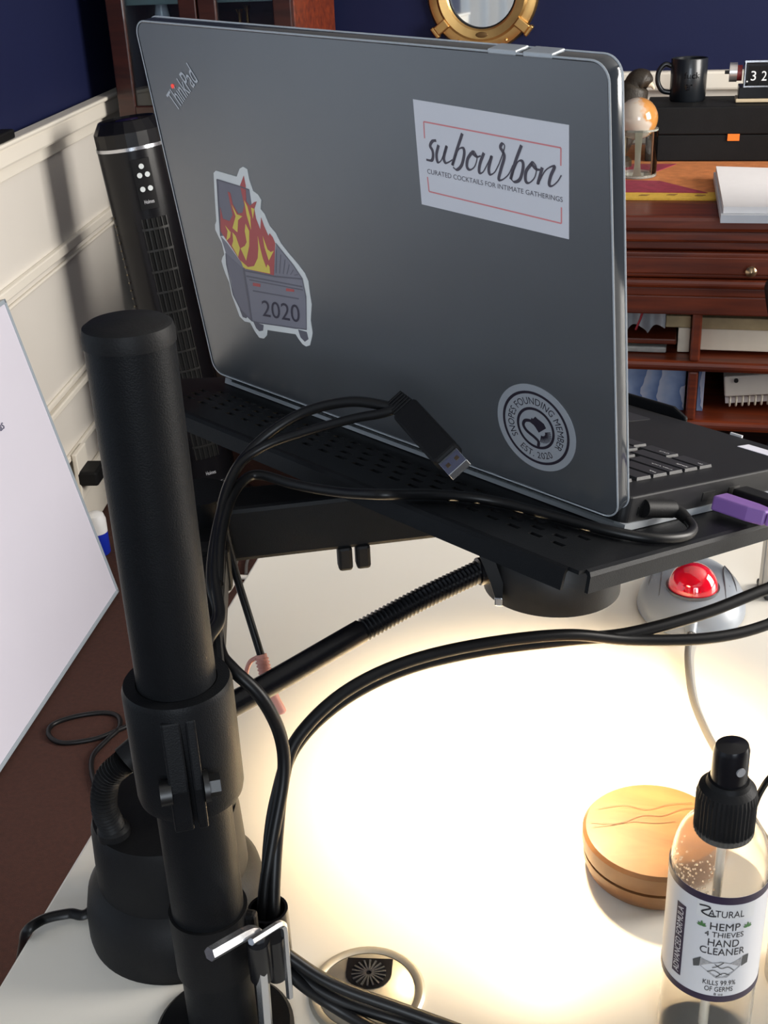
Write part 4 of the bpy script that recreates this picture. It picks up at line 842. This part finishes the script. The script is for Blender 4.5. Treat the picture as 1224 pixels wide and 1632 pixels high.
for x0, x1 in ((CXL+.002, (CXL+CXR)/2-.002), ((CXL+CXR)/2+.002, CXR-.002)):
    low = cbox('lower_door', x0, x1, CY0-.02, CY0, .12, .80, M_mahogd); cbox('door_panel', x0+.05, x1-.05, CY0-.026, CY0-.02, .18, .74, M_mahogd, low)
    up = cbox('glass_door', x0, x0+.045, CY0-.02, CY0, .83, 1.93, M_mahogd); cbox('door_stile', x1-.045, x1, CY0-.02, CY0, .83, 1.93, M_mahogd, up)
    cbox('door_rail', x0+.045, x1-.045, CY0-.02, CY0, .83, .90, M_mahogd, up); cbox('door_rail', x0+.045, x1-.045, CY0-.02, CY0, 1.86, 1.93, M_mahogd, up)
    cbox('pane', x0+.04, x1-.04, CY0-.012, CY0-.009, .89, 1.87, M_pane, up, 0)
for i, (px_, h) in enumerate(((384, .075), (396, .095))):
    q = ony(px_, 40, 3.02); q.z = .9 if 0 else 1.0
    q.z = .816; hh = ony(px_, 14 if i == 0 else 8, 3.02).z-q.z
    o = MB().lathe([(0, 0), (.0085, 0), (.0085, .006), (.006, .012), (.004, hh*.3), (.008, hh*.5), (.004, hh*.6), (.005, hh*.95), (.011, hh), (0, hh)], q, n=24).build('brass_candlestick', M_gold)
    tag(o, ('shorter' if i == 0 else 'taller')+' brass candlestick behind the cabinet glass', 'candlestick', 'candlesticks in the cabinet')
fp = V((ony(316, 20, 3.05).x, 3.05, .816)); pf = thing('picture_frame', fp, 'gilt framed peach picture inside the corner cabinet', 'picture')
MB().box(fp+V((0, .004, .17)), .058, .006, .33).build('picture', mat('peach_print', (.62, .40, .22), .6), pf, smooth=False)
for x in (-.034, .034): MB().box(fp+V((x, 0, .17)), .014, .014, .34).build('frame_side', M_brass, pf, smooth=False, bevel=.003)
for z in (.007, .333): MB().box(fp+V((0, 0, z)), .054, .014, .014).build('frame_side', M_brass, pf, smooth=False, bevel=.003)
pv = V((ony(257, 10, 3.03).x, 3.03, .816)); hv = ony(257, -40, 3.03).z-.816
tag(MB().lathe([(0, 0), (.020, 0), (.024, hv*.3), (.022, hv*.7), (.010, hv*.88), (.014, hv), (0, hv)], pv, n=32).build('patch_vase', mat('pale_blue_patch', (.62, .68, .78), .2)), 'pale blue-white vase shape added for a light patch behind the left cabinet door', 'vase')  # added vase shape, stands in for an unidentified light patch in the door
qc = V((ony(341, 30, 2.98).x, 2.98, .816))
o = MB().lathe([(0, 0), (.014, 0), (.016, .1), (.016, ony(341, 33, 2.98).z-.816), (.010, ony(341, 30, 2.98).z-.816), (0, ony(341, 30, 2.98).z-.816)], qc, n=24).build('gilt_vase', M_gold)
tag(o, 'slim pale gilt vase between the picture and candlesticks in the cabinet', 'vase')

# ================================================================== PORTHOLE MIRROR
mcx = ony(770, 0, WY).x; mcz = ony(770, -14, WY).z
mr = thing('porthole_mirror', (mcx, WY-.02, mcz-.14), 'round brass porthole mirror hanging on the navy wall', 'mirror')
mo = V((mcx, WY-.001, mcz)); yn = V((0, -1, 0))
MB().lathe([(.108, 0), (.143, 0), (.143, .006), (.138, .013), (.122, .017), (.108, .016)], mo, yn, 72, closed=True).build('outer_ring', M_brass, mr)
MB().lathe([(.086, .004), (.117, .004), (.117, .022), (.111, .027), (.092, .024), (.086, .016)], mo, yn, 72, closed=True).build('inner_ring', M_brass, mr)
MB().lathe([(0, .003), (.088, .003), (.088, .008), (0, .008)], mo, yn, 56).build('mirror_glass', M_mirror, mr)
MB().lathe([(.084, .010), (.088, .010), (.088, .018), (.084, .016)], mo, yn, 56, closed=True).build('gasket', M_blackm, mr)
for a in (-142, -38, 142, 38):
    a_ = math.radians(a); d_ = V((math.cos(a_), 0, math.sin(a_))); q_ = V((-d_.z, 0, d_.x)); R_ = basis(d_, yn, q_)
    dg_ = MB().box(mo+d_*.130+yn*.026, .036, .020, .024, R_).build('clamp_dog', M_brass, mr, smooth=False, bevel=.003)
    MB().box(mo+d_*.152+yn*.020, .010, .026, .030, R_).build('clamp_lug', M_brass, dg_, smooth=False, bevel=.003)
for a in (-118, -62, -90, 118, 62, 90): 
    a_ = math.radians(a); MB().sphere(mo+V((math.cos(a_), 0, math.sin(a_)))*.130+yn*.016, .0045, n=12, k=8).build('rivet', M_gold, mr)
MB().sphere(mo+V((0, 0, -.101))+yn*.0255, .016, .002, .0075).build('maker_plate', mat('dark_bronze', (.14, .08, .03), .5, metal=.7), mr)

# ================================================================== SECRETARY DESK AT THE BACK
YF = 2.33; TZ = .752
sd = thing('secretary_desk', (.1, 2.75, 0), 'dark mahogany secretary desk with open pigeonholes below a drawer', 'desk')
X0, X1 = -.70, .62
def sbox(name, x0, x1, y0, y1, z0, z1, mtl=M_mahog, par=sd, bev=.003): return MB().box(((x0+x1)/2, (y0+y1)/2, (z0+z1)/2), x1-x0, y1-y0, z1-z0).build(name, mtl, par, smooth=False, bevel=bev)
sbox('desk_top', X0-.02, X1+.02, YF, 3.20, .722, TZ, bev=.008)
sbox('top_moulding', X0, X1, YF+.010, 3.18, .700, .722, bev=.006)
sbox('frieze_rail', X0, X1, YF+.022, 3.18, .684, .700)
for x0, x1 in ((X0+.02, -.16), (-.15, .31), (.32, X1-.02)):
    dw = sbox('drawer', x0, x1, YF+.012, 2.9, .632, .682, bev=.004)
    sbox('drawer_panel', x0+.02, x1-.02, YF+.008, YF+.013, .640, .674, M_mahog, dw)
    kp = V(((x0+x1)/2, YF+.008, .652)); kp = V((ony(1197, 432, YF-.01).x if x0 < 0 < x1 else kp.x, kp.y, kp.z))
    MB().lathe([(0, 0), (.0045, 0), (.0045, .010), (.0105, .016), (.0105, .022), (.006, .027), (0, .028)], kp, (0, -1, 0), 24).build('knob', mat('antique_brass_knob', (.42, .30, .18), .3, metal=.9), dw)
sbox('drawer_moulding', X0, X1, YF+.004, 3.18, .612, .630, bev=.007)
sbox('bead_rail', X0, X1, YF+.016, 3.18, .594, .612)
sbox('apron', X0, X1, YF+.020, YF+.05, .556, .594)
sbox('case_roof', X0, X1, YF+.05, 3.18, .575, .594)
DX = .0415
for z in (.437, .312): sbox('pigeonhole_shelf', X0, X1, YF+.022, 3.16, z, z+.021, bev=.008)
sbox('bottom_board', X0, X1, YF+.022, 3.16, .06, .09)
for x in (X0, -.335, DX-.0095, .42, X1-.02):
    for z0, z1 in ((.458, .575), (.333, .437), (.09, .312)): sbox('divider', x, x+.019, YF+.026, 3.16, z0, z1, bev=.004)
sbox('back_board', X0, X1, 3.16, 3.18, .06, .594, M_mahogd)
for x in (X0, X1-.05):
    for y in (YF+.04, 3.10): sbox('foot', x, x+.05, y, y+.05, 0, .06)
sbox('inner_ledge', -.30, .004, 2.40, 3.15, .478, .490); 
# pigeonhole contents
def onyb(u_, v_, y): return ony(u_, v_, y)
y1 = 2.40
q = [onyb(u_, v_, 2.395) for u_, v_ in ((1089, 522), (1240, 526), (1240, 561), (1089, 558))]
b = MB(); XS = [DX-.012, DX+.012]
# right: two boxes in the upper right hole, and one in the left hole end, standing each in its own hole
zs_ = .459
tag(MB().box(((DX+.0095+.205)/2+.002, 2.52, zs_+.0295), .158, .22, .045).build('white_carton', mat('cream_card', (.74, .67, .55), .6), bevel=.002, smooth=False), 'cream white carton in the upper right pigeonhole', 'box')
tag(MB().box(((DX+.0095+.205)/2+.004, 2.52, zs_+.0645), .165, .23, .024).build('tan_book', mat('tan_book_cover', (.40, .31, .17), .55, noise=.3, nscale=40), bevel=.002, smooth=False), 'tan book with red edge lying on the cream carton', 'book')
tag(MB().box((DX-.0095-.0135, 2.51, zs_+.0265), .024, .20, .051).build('cream_book', mat('cream_card', (.7, .64, .5)), bevel=.002, smooth=False), 'narrow cream book upright beside the divider in the left pigeonhole', 'book')
tag(MB().box((.0055, 2.51, zs_+.0648), .050, .20, .024).build('tan_book', MATS['tan_book_cover'], bevel=.002, smooth=False), 'tan book end lying over the narrow cream book', 'book')
tag(MB().box((.125, 2.6, .4605), .14, .3, .005).build('black_folder', M_blackm, bevel=.001, smooth=False), 'thin black folder flat under the cream carton', 'folder')
# grey cloth with red stripes, scalloped lower edge
cl = thing('folded_cloth', (-.075, 2.42, .491), 'grey cloth with red stripes and scalloped edge hanging in the left pigeonhole', 'cloth')
b = MB(); pts = []
N = 40; top = .556
def scal(t_): return .024*abs(math.sin(t_*math.pi*2.6+.5))**.7
vs = []
for i in range(N+1):
    t_ = i/N; x = -.135+.115*t_; z = .497+scal(t_); yb_ = 2.405+.012*math.cos(t_*math.pi*5.2)
    vs += [V((x, yb_, top)), V((x, yb_-.008, z)), V((x, yb_+.05, z+.006)), V((x, yb_+.05, top))]
fs = [(4*i+k, 4*(i+1)+k, 4*(i+1)+(k+1) % 4, 4*i+(k+1) % 4) for i in range(N) for k in range(4)]+[(0, 1, 2, 3), (4*N+3, 4*N+2, 4*N+1, 4*N)]
b.add(vs, fs).build('cloth', mat('grey_cloth', (.33, .34, .36), .8, noise=.15, nscale=60), cl)
for x0, x1 in ((-.112, -.096), (-.064, -.078)):
    MB().tube([V((x0, 2.388, .555)), V((x0*.6+x1*.4, 2.386, .535)), V((x1, 2.385, .512))], .0022, 8).build('red_stripe', mat('red_thread', (.30, .02, .03), .7), cl)
tag(MB().box((-.10, 2.46, .466), .17, .12, .012).build('paper_bundle', mat('silver_paper', (.36, .36, .34), .35, noise=.4, nscale=60), bevel=.003, smooth=False), 'flat bundle of silvery papers under the inner ledge', 'paper')
# marbled box: blue wavy bands
def marbled():
    m = bpy.data.materials.new('blue_marbled_paper'); m.use_nodes = True; nt = m.node_tree; bs_ = nt.nodes['Principled BSDF']
    tc = nt.nodes.new('ShaderNodeTexCoord'); mp = nt.nodes.new('ShaderNodeMapping'); mp.inputs['Scale'].default_value = (1, 1, 1); wv = nt.nodes.new('ShaderNodeTexWave')
    wv.inputs['Scale'].default_value = 8; wv.inputs['Distortion'].default_value = 7; wv.inputs['Detail'].default_value = 3; wv.inputs['Detail Scale'].default_value = 1.6; wv.wave_profile = 'SAW'
    cr_ = nt.nodes.new('ShaderNodeValToRGB'); e = cr_.color_ramp.elements; e[0].color = (.46, .50, .60, 1); e[1].color = (.09, .16, .34, 1)
    x = cr_.color_ramp.elements.new(.45); x.color = (.26, .35, .54, 1)
    nt.links.new(tc.outputs['Object'], mp.inputs[0]); nt.links.new(mp.outputs[0], wv.inputs['Vector']); nt.links.new(wv.outputs[0], cr_.inputs[0]); nt.links.new(cr_.outputs[0], bs_.inputs['Base Color']); bs_.inputs['Roughness'].default_value = .5
    return m
mbx = thing('marbled_box', (-.13, 2.5, .333), 'blue marbled paper box in the lower left pigeonhole', 'box')
MB().box((-.134, 2.51, .333+.049), .325, .20, .098).build('box_body', marbled(), mbx, smooth=False, bevel=.002)
MB().add([V((x, 2.4085, z)) for x, z in ((-.112, .431), (-.079, .431), (-.096, .413))], [(0, 1, 2)]).build('paper_tab', mat('cream_card', (.7, .6, .5)), mbx, smooth=False)
tag(MB().box((DX+.0095+.0085, 2.51, .333+.049), .013, .20, .097).build('blue_notebook', bpy.data.materials['blue_marbled_paper'], bevel=.001, smooth=False), 'thin blue marbled notebook upright beside the divider in the lower right pigeonhole', 'notebook')
bd_ = thing('white_binder', (.17, 2.55, .345), 'white ring binder lying in the lower right pigeonhole', 'binder')
Rb = Matrix.Rotation(math.radians(-6), 3, 'Y')
MB().box((.205, 2.53, .399), .200, .24, .044, Rb).build('binder_spine', mat('binder_vinyl', (.62, .60, .55), .4), bd_, smooth=False, bevel=.003)
MB().cyl((.128, 2.406, .404), (.128, 2.4098, .404), .0045).build('finger_hole', M_dsteel, bd_)
sn = thing('spiral_notebook', (.19, 2.52, .336), 'spiral notebook under the white binder', 'notebook')
MB().box((.205, 2.54, .3620), .190, .22, .014, Rb).build('pages', M_paper, sn, smooth=False, bevel=.001)
for k in range(13):
    c_ = V((.120+k*.0125, 2.425, .353+k*.0013)); MB().tube([c_+V((0, .010*math.cos(a), .010*math.sin(a))) for a in [2*math.pi*i/14 for i in range(15)]], .0022, 6).build('spiral_ring', mat('cream_wire', (.62, .58, .48), .4), sn)

# ================================================================== ON THE SECRETARY DESK
rn = thing('table_runner', (.1, 2.75, TZ), 'orange and magenta woven runner with yellow border on the back desk', 'cloth')
M_or = mat('orange_weave', (.50, .17, .05), .9, noise=.45, nscale=45, bump=.5, bscale=500); M_mg = mat('magenta_weave', (.26, .025, .05), .9, noise=.45, nscale=60, bump=.5, bscale=500); M_ye = mat('yellow_weave', (.62, .38, .05), .9, noise=.3, nscale=90, bump=.5, bscale=500)
ry0, ry1 = 2.475, 3.14
MB().box((.05, (ry0+.07+ry1)/2, TZ+.0022), 1.1, ry1-ry0-.07, .0036).build('orange_field', M_or, rn, smooth=False)
def flatz(name, pts, mtl, z0, z1, par): return MB().prism([(p_.x, p_.y) for p_ in pts], lambda a, c_, h: V((a, c_, h)), z0, z1).build(name, mtl, par, smooth=False)
MB().box((.05, ry0+.037, TZ+.0022), 1.1, .066, .0036).build('yellow_border', M_ye, rn, smooth=False)
flatz('magenta_patch', [onz(u_, v_, TZ+.004) for u_, v_ in ((940, 306), (1128, 308), (1052, 289), (940, 286))], M_mg, TZ+.003, TZ+.0052, rn)
flatz('magenta_patch', [onz(u_, v_, TZ+.004) for u_, v_ in ((960, 278), (1040, 276), (1078, 262), (960, 262))], M_mg, TZ+.003, TZ+.0052, rn)
for k in range(12):
    q = V((-.30+k*.055, ry0+.034+.006*(k % 2), TZ+.0042)); MB().prism([(-.010, -.004), (.006, -.006), (.012, .004), (-.004, .006)], lambda a, c_, h, q=q: q+V((a, c_, h)), 0, .0008).build('border_motif', mat('brown_thread', (.25, .13, .03), .9), rn, smooth=False)
ZT = TZ+.005
# black box with orange sticker
bxo = thing('black_box', (.18, 3.0, ZT), 'long black box with small orange sticker on the back desk', 'box')
M_bx = mat('black_textured_card', (.008, .008, .0085), .6, spec=.2, noise=.2, bump=.2, bscale=600)
BXT = .876
MB().box((.205, 2.995, (ZT+.815)/2), .60, .19, .815-ZT).build('box_body', M_bx, bxo, smooth=False, bevel=.003)
MB().box((.205, 2.995, (.816+BXT)/2), .604, .194, BXT-.816).build('box_lid', M_bx, bxo, smooth=False, bevel=.003)
so_ = ony(1169, 219, 2.897); MB().box((so_.x, 2.8975, so_.z), .026, .001, .015).build('orange_sticker', mat('orange_label', (.95, .20, .02), .5), bxo, smooth=False)
# mug
mg_ = onz(1095, 160, BXT); mg_.z = BXT; mg = thing('black_mug', mg_, 'black mug on top of the long black box', 'mug')
mh = .094
MB().lathe([(0, 0), (.038, 0), (.041, .004), (.0418, mh-.002), (.0405, mh), (.0385, mh-.002), (.0375, .008), (0, .006)], mg_, n=56).build('mug_body', mat('black_glaze', (.008, .010, .013), .32, coat=.2), mg)
hp = [mg_+V((-.040, -.004, mh*.82)), mg_+V((-.055, -.006, mh*.86)), mg_+V((-.068, -.008, mh*.70)), mg_+V((-.069, -.008, mh*.45)), mg_+V((-.058, -.006, mh*.25)), mg_+V((-.040, -.004, mh*.20))]
MB().tube(cr(hp, 8), .0058, 12).build('handle', MATS['black_glaze'], mg)
M_mink = mat('gloss_black_print', (.002, .002, .003), .12)
for tx, z0, x0, x1 in (('fuck', .052, -.01, .028), ('er', .026, -.006, .010)):
    text(MB(), tx, lambda x, y, z0=z0, x0=x0, x1=x1: mg_+V((.0424*math.sin((x0+(x1-x0)*x)/.0424), -.0424*math.cos((x0+(x1-x0)*x)/.0424), z0+.014*y))).build('print', M_mink, mg, smooth=False)
# flip clock
fc = ony(1166, 160, 2.97); fc = V((fc.x, 2.97, BXT))
ck = thing('flip_clock', fc+V((.09, 0, 0)), 'black flip clock with silver side knob on the black box', 'clock')
kx = fc.x+.0125
MB().box((kx+.095, 2.985, BXT+.006), .20, .075, .008).build('clock_foot', mat('tan_base', (.55, .45, .30), .5), ck, smooth=False, bevel=.002)
MB().box((kx+.095, 2.985, BXT+.0225), .19, .07, .026).build('clock_base', M_blackg, ck, smooth=False, bevel=.002)
MB().box((kx+.1, 2.947, BXT+.0365), .18, .003, .003).build('chrome_strip', M_chrome, ck, smooth=False)
MB().box((kx+.1, 2.99, BXT+.0615), .18, .06, .05).build('clock_housing', M_blackg, ck, smooth=False, bevel=.004)
MB().box((kx+.1, 2.962, BXT+.0885), .18, .006, .004).build('chrome_strip', M_chrome, ck, smooth=False)
MB().box((kx+.012, 2.957, BXT+.062), .002, .004, .050).build('chrome_post', M_chrome, ck, smooth=False)
MB().cyl((kx-.005, 2.985, BXT+.064), (kx-.022, 2.985, BXT+.064), .021, n=32).build('side_knob', mat('silver_knob', (.62, .60, .58), .3, metal=.8), ck)
MB().cyl((kx-.022, 2.985, BXT+.064), (kx-.032, 2.985, BXT+.064), .004).build('knob_pin', M_dsteel, ck)
MB().cyl((kx+.006, 2.985, BXT+.062), (kx-.005, 2.985, BXT+.062), .017, n=28).build('red_collar', mat('dark_red_collar', (.25, .03, .03), .4), ck)
for i, (dg__, uu) in enumerate((('3', 1201), ('2', 1218))):
    q = ony(uu, 121, 2.958); fl_ = MB().box((q.x, 2.960, q.z), .022, .003, .042).build('flap', M_blackm, ck, smooth=False)
    text(MB(), dg__, lambda x, y, q=q: V((q.x-.0055+.011*x, 2.9580, q.z-.010+.0205*y))).build('digit', mat('digit_white', (.8, .8, .8), .5), fl_, smooth=False)
MB().box((ony(1194, 130, 2.958).x-.004, 2.9595, ony(1194, 130, 2.958).z), .004, .001, .003).build('tick_mark', MATS['digit_white'], ck, smooth=False)
# globe on clear stand
gb = onz(1015, 280, ZT); gb.z = ZT
gl = thing('globe', gb, 'small white and amber globe on a clear cylinder stand', 'globe')
def globe_mat():
    m = bpy.data.materials.new('marbled_globe'); m.use_nodes = True; nt = m.node_tree; bs_ = nt.nodes['Principled BSDF']
    tc = nt.nodes.new('ShaderNodeTexCoord'); nz = nt.nodes.new('ShaderNodeTexNoise'); nz.inputs['Scale'].default_value = 13; nz.inputs['Detail'].default_value = 4
    c_ = nt.nodes.new('ShaderNodeValToRGB'); c_.color_ramp.elements[0].position = .50; c_.color_ramp.elements[1].position = .56; c_.color_ramp.elements[0].color = (.50, .43, .36, 1); c_.color_ramp.elements[1].color = (.48, .21, .05, 1)
    nt.links.new(tc.outputs['Object'], nz.inputs['Vector']); sx_ = nt.nodes.new('ShaderNodeSeparateXYZ'); ad_ = nt.nodes.new('ShaderNodeMath'); ad_.operation = 'MULTIPLY_ADD'; ad_.inputs[1].default_value = 5.0; nt.links.new(tc.outputs['Object'], sx_.inputs[0]); nt.links.new(sx_.outputs['X'], ad_.inputs[0]); nt.links.new(nz.outputs[0], ad_.inputs[2])
    nt.links.new(ad_.outputs[0], c_.inputs[0]); nt.links.new(c_.outputs[0], bs_.inputs['Base Color']); bs_.inputs['Roughness'].default_value = .18; bs_.inputs['Coat Weight'].default_value = .6
    return m
gcn = ony(1016, 189, gb.y); RG = .0435
MB().sphere(gcn, RG, n=40, k=24).build('ball', globe_mat(), gl)
M_acr = mat('clear_acrylic', (.85, .86, .80), .08, trans=.75, noise=.01)
MB().lathe([(.0385, .002), (.0415, .002), (.0415, .006), (.0385, .006)], gb, n=48, closed=True).build('base_ring', M_acr, gl)
MB().lathe([(0, 0), (.0405, 0), (.0405, .003), (0, .003)], gb, n=48).build('base_disc', M_acr, gl)
M_leg = mat('satin_champagne_metal', (.42, .37, .27), .35, metal=.4)
for a in (-88, 30, 150):
    a_ = math.radians(a); d_ = V((math.cos(a_), math.sin(a_), 0)); q_ = V((-d_.y, d_.x, 0)); zt = gcn.z-RG*.45
    b = MB(); vs = []
    for z, wd in ((.004, .011), (.012, .008), (.03, .0062), (.05, .0062), (zt-ZT, .0085)):
        for s1_ in (-1, 1):
            for rr in (.036, .039): vs.append(gb+d_*rr+q_*s1_*wd+V((0, 0, z)))
    fs = []
    for i in range(4):
        k = 4*i; fs += [(k, k+4, k+5, k+1), (k+2, k+3, k+7, k+6), (k, k+2, k+6, k+4), (k+1, k+5, k+7, k+3)]
    b.add(vs, fs+[(0, 1, 3, 2), (16, 18, 19, 17)]).build('stand_leg', M_leg, gl, smooth=False)
MB().lathe([(.036, zt-ZT-.004), (.0412, zt-ZT-.004), (.0412, zt-ZT), (.036, zt-ZT)], gb, n=48, closed=True).build('cradle_ring', M_acr, gl)
MB().lathe([(.0405, .004), (.0415, .004), (.0415, zt-ZT), (.0405, zt-ZT)], gb, n=48, closed=True).build('clear_cylinder', thin_glass('clear_glass_tube', (.96, .97, .96), 1.3), gl)
# bird figurine behind the globe
bc = V((ony(1012, 150, 2.84).x, 2.84, ZT)); br = thing('bird_figurine', bc, 'dark carved bird figurine standing behind the globe', 'figurine')
M_bird = mat('dark_carved_wood', (.022, .016, .010), .5, noise=.4, nscale=90, bump=.5, bscale=260)
hz_ = ony(1016, 130, 2.84); top_ = hz_.z
b = MB(); b.tube(cr([bc+V((-.03, 0, .018)), bc+V((-.026, 0, .06)), bc+V((-.018, 0, .11)), V((hz_.x-.012, 2.84, top_-.035)), V((hz_.x, 2.84, top_)), V((hz_.x+.018, 2.838, top_-.002)), V((hz_.x+.026, 2.837, top_-.009))], 8), lambda t_: .010+.028*math.sin(math.pi*min(1, t_*1.25))**.8 if t_ < .62 else (.0255 if t_ < .8 else .0255-.018*(t_-.8)/.2), 20)
bo = b.build('bird_body', M_bird, br)
MB().tube(cr([V((hz_.x+.022, 2.836, top_-.004)), V((hz_.x+.032, 2.834, top_-.008)), V((hz_.x+.037, 2.833, top_-.016))], 5), lambda t_: .0085*(1-.85*t_)+.0006, 12).build('beak', mat('pale_horn', (.62, .52, .38), .4), br, label='pale hooked beak')
for s1_ in (-1, 1): MB().sphere(V((hz_.x+.012, 2.84+s1_*.0225, top_+.004)), .003, n=10, k=8).build('eye', M_blackg, br)
MB().lathe([(0, 0), (.030, 0), (.030, .012), (.022, .020), (0, .020)], bc+V((-.03, 0, 0)), n=32).build('figurine_base', M_bird, br)
# stacked notepads at the right
nq = [onz(u_, v_, TZ+.028) for u_, v_ in ((1141, 268), (1300, 273), (1300, 334), (1153, 333))]
n0_ = flatz('notepad', nq, M_paper, TZ+.020, TZ+.032, None); tag(n0_, 'white notepad on top of the stack on the back desk', 'notepad', 'notepads on the back desk')
nq2 = [p_+V((-.004, -.012 if i > 1 else .002, 0)) for i, p_ in enumerate(nq)]
n1_ = flatz('notepad', nq2, mat('pale_blue_paper', (.60, .62, .66), .6), TZ+.0052, TZ+.0195, None); tag(n1_, 'pale grey-blue notepad underneath the white one on the back desk', 'notepad', 'notepads on the back desk')

# ================================================================== OFFICE CHAIR (its arm pad just enters at the right)
ca = ony(1213, 525, 1.75); ch0 = V((ca.x+.305, 1.85, 0)); oc = thing('office_chair', ch0, 'black office chair whose arm pad shows at the right edge', 'chair')
M_ch = mat('black_chair_fabric', (.014, .014, .016), .7, bump=.2, bscale=500)
for s1_ in (-1, 1):
    MB().tube(cr([ch0+V((s1_*.27, -.11, ca.z-.002)), ch0+V((s1_*.27, -.10, ca.z)), ch0+V((s1_*.27, .02, ca.z)), ch0+V((s1_*.27, .13, ca.z)), ch0+V((s1_*.27, .14, ca.z-.002))], 6), lambda t_: .022*math.sin(math.pi*(.12+.76*t_))**.35, 16, flat=.9).build('arm_pad', M_blackm, oc)
    MB().tube(cr([ch0+V((s1_*.238, .04, ca.z-.012)), ch0+V((s1_*.238, .04, .55)), ch0+V((s1_*.25, .02, .44)), ch0+V((s1_*.10, .02, .43))], 6), .015, 12).build('arm_post', M_blackm, oc)
MB().prism(rrect(-.24, -.22, .24, .24, .08), lambda a, c_, h: ch0+V((a, c_, h)), .44, .50).build('seat', M_ch, oc, smooth=False, bevel=.02)
MB().prism(rrect(-.21, .56, .21, 1.02, .08), lambda a, c_, h: ch0+V((a, .26+h+(c_-.5)*.12, c_)), 0, .05).build('backrest', M_ch, oc, smooth=False, bevel=.02)
MB().tube(cr([ch0+V((0, .1, .43)), ch0+V((0, .30, .44)), ch0+V((0, .34, .56)), ch0+V((0, .34, .70))], 6), .02, 12).build('back_post', M_blackm, oc)
MB().cyl(ch0+V((0, 0, .10)), ch0+V((0, 0, .44)), .028).build('gas_column', M_blackg, oc)
for k in range(5):
    a = math.radians(90+72*k); d_ = V((math.cos(a), math.sin(a), 0)); MB().tube([ch0+V((0, 0, .11)), ch0+d_*.26+V((0, 0, .07))], lambda t_: .022-.007*t_, 12).build('leg', M_blackm, oc)
    MB().sphere(ch0+d_*.26+V((0, 0, .028)), .028, n=16, k=10).build('caster', M_blackg, oc)
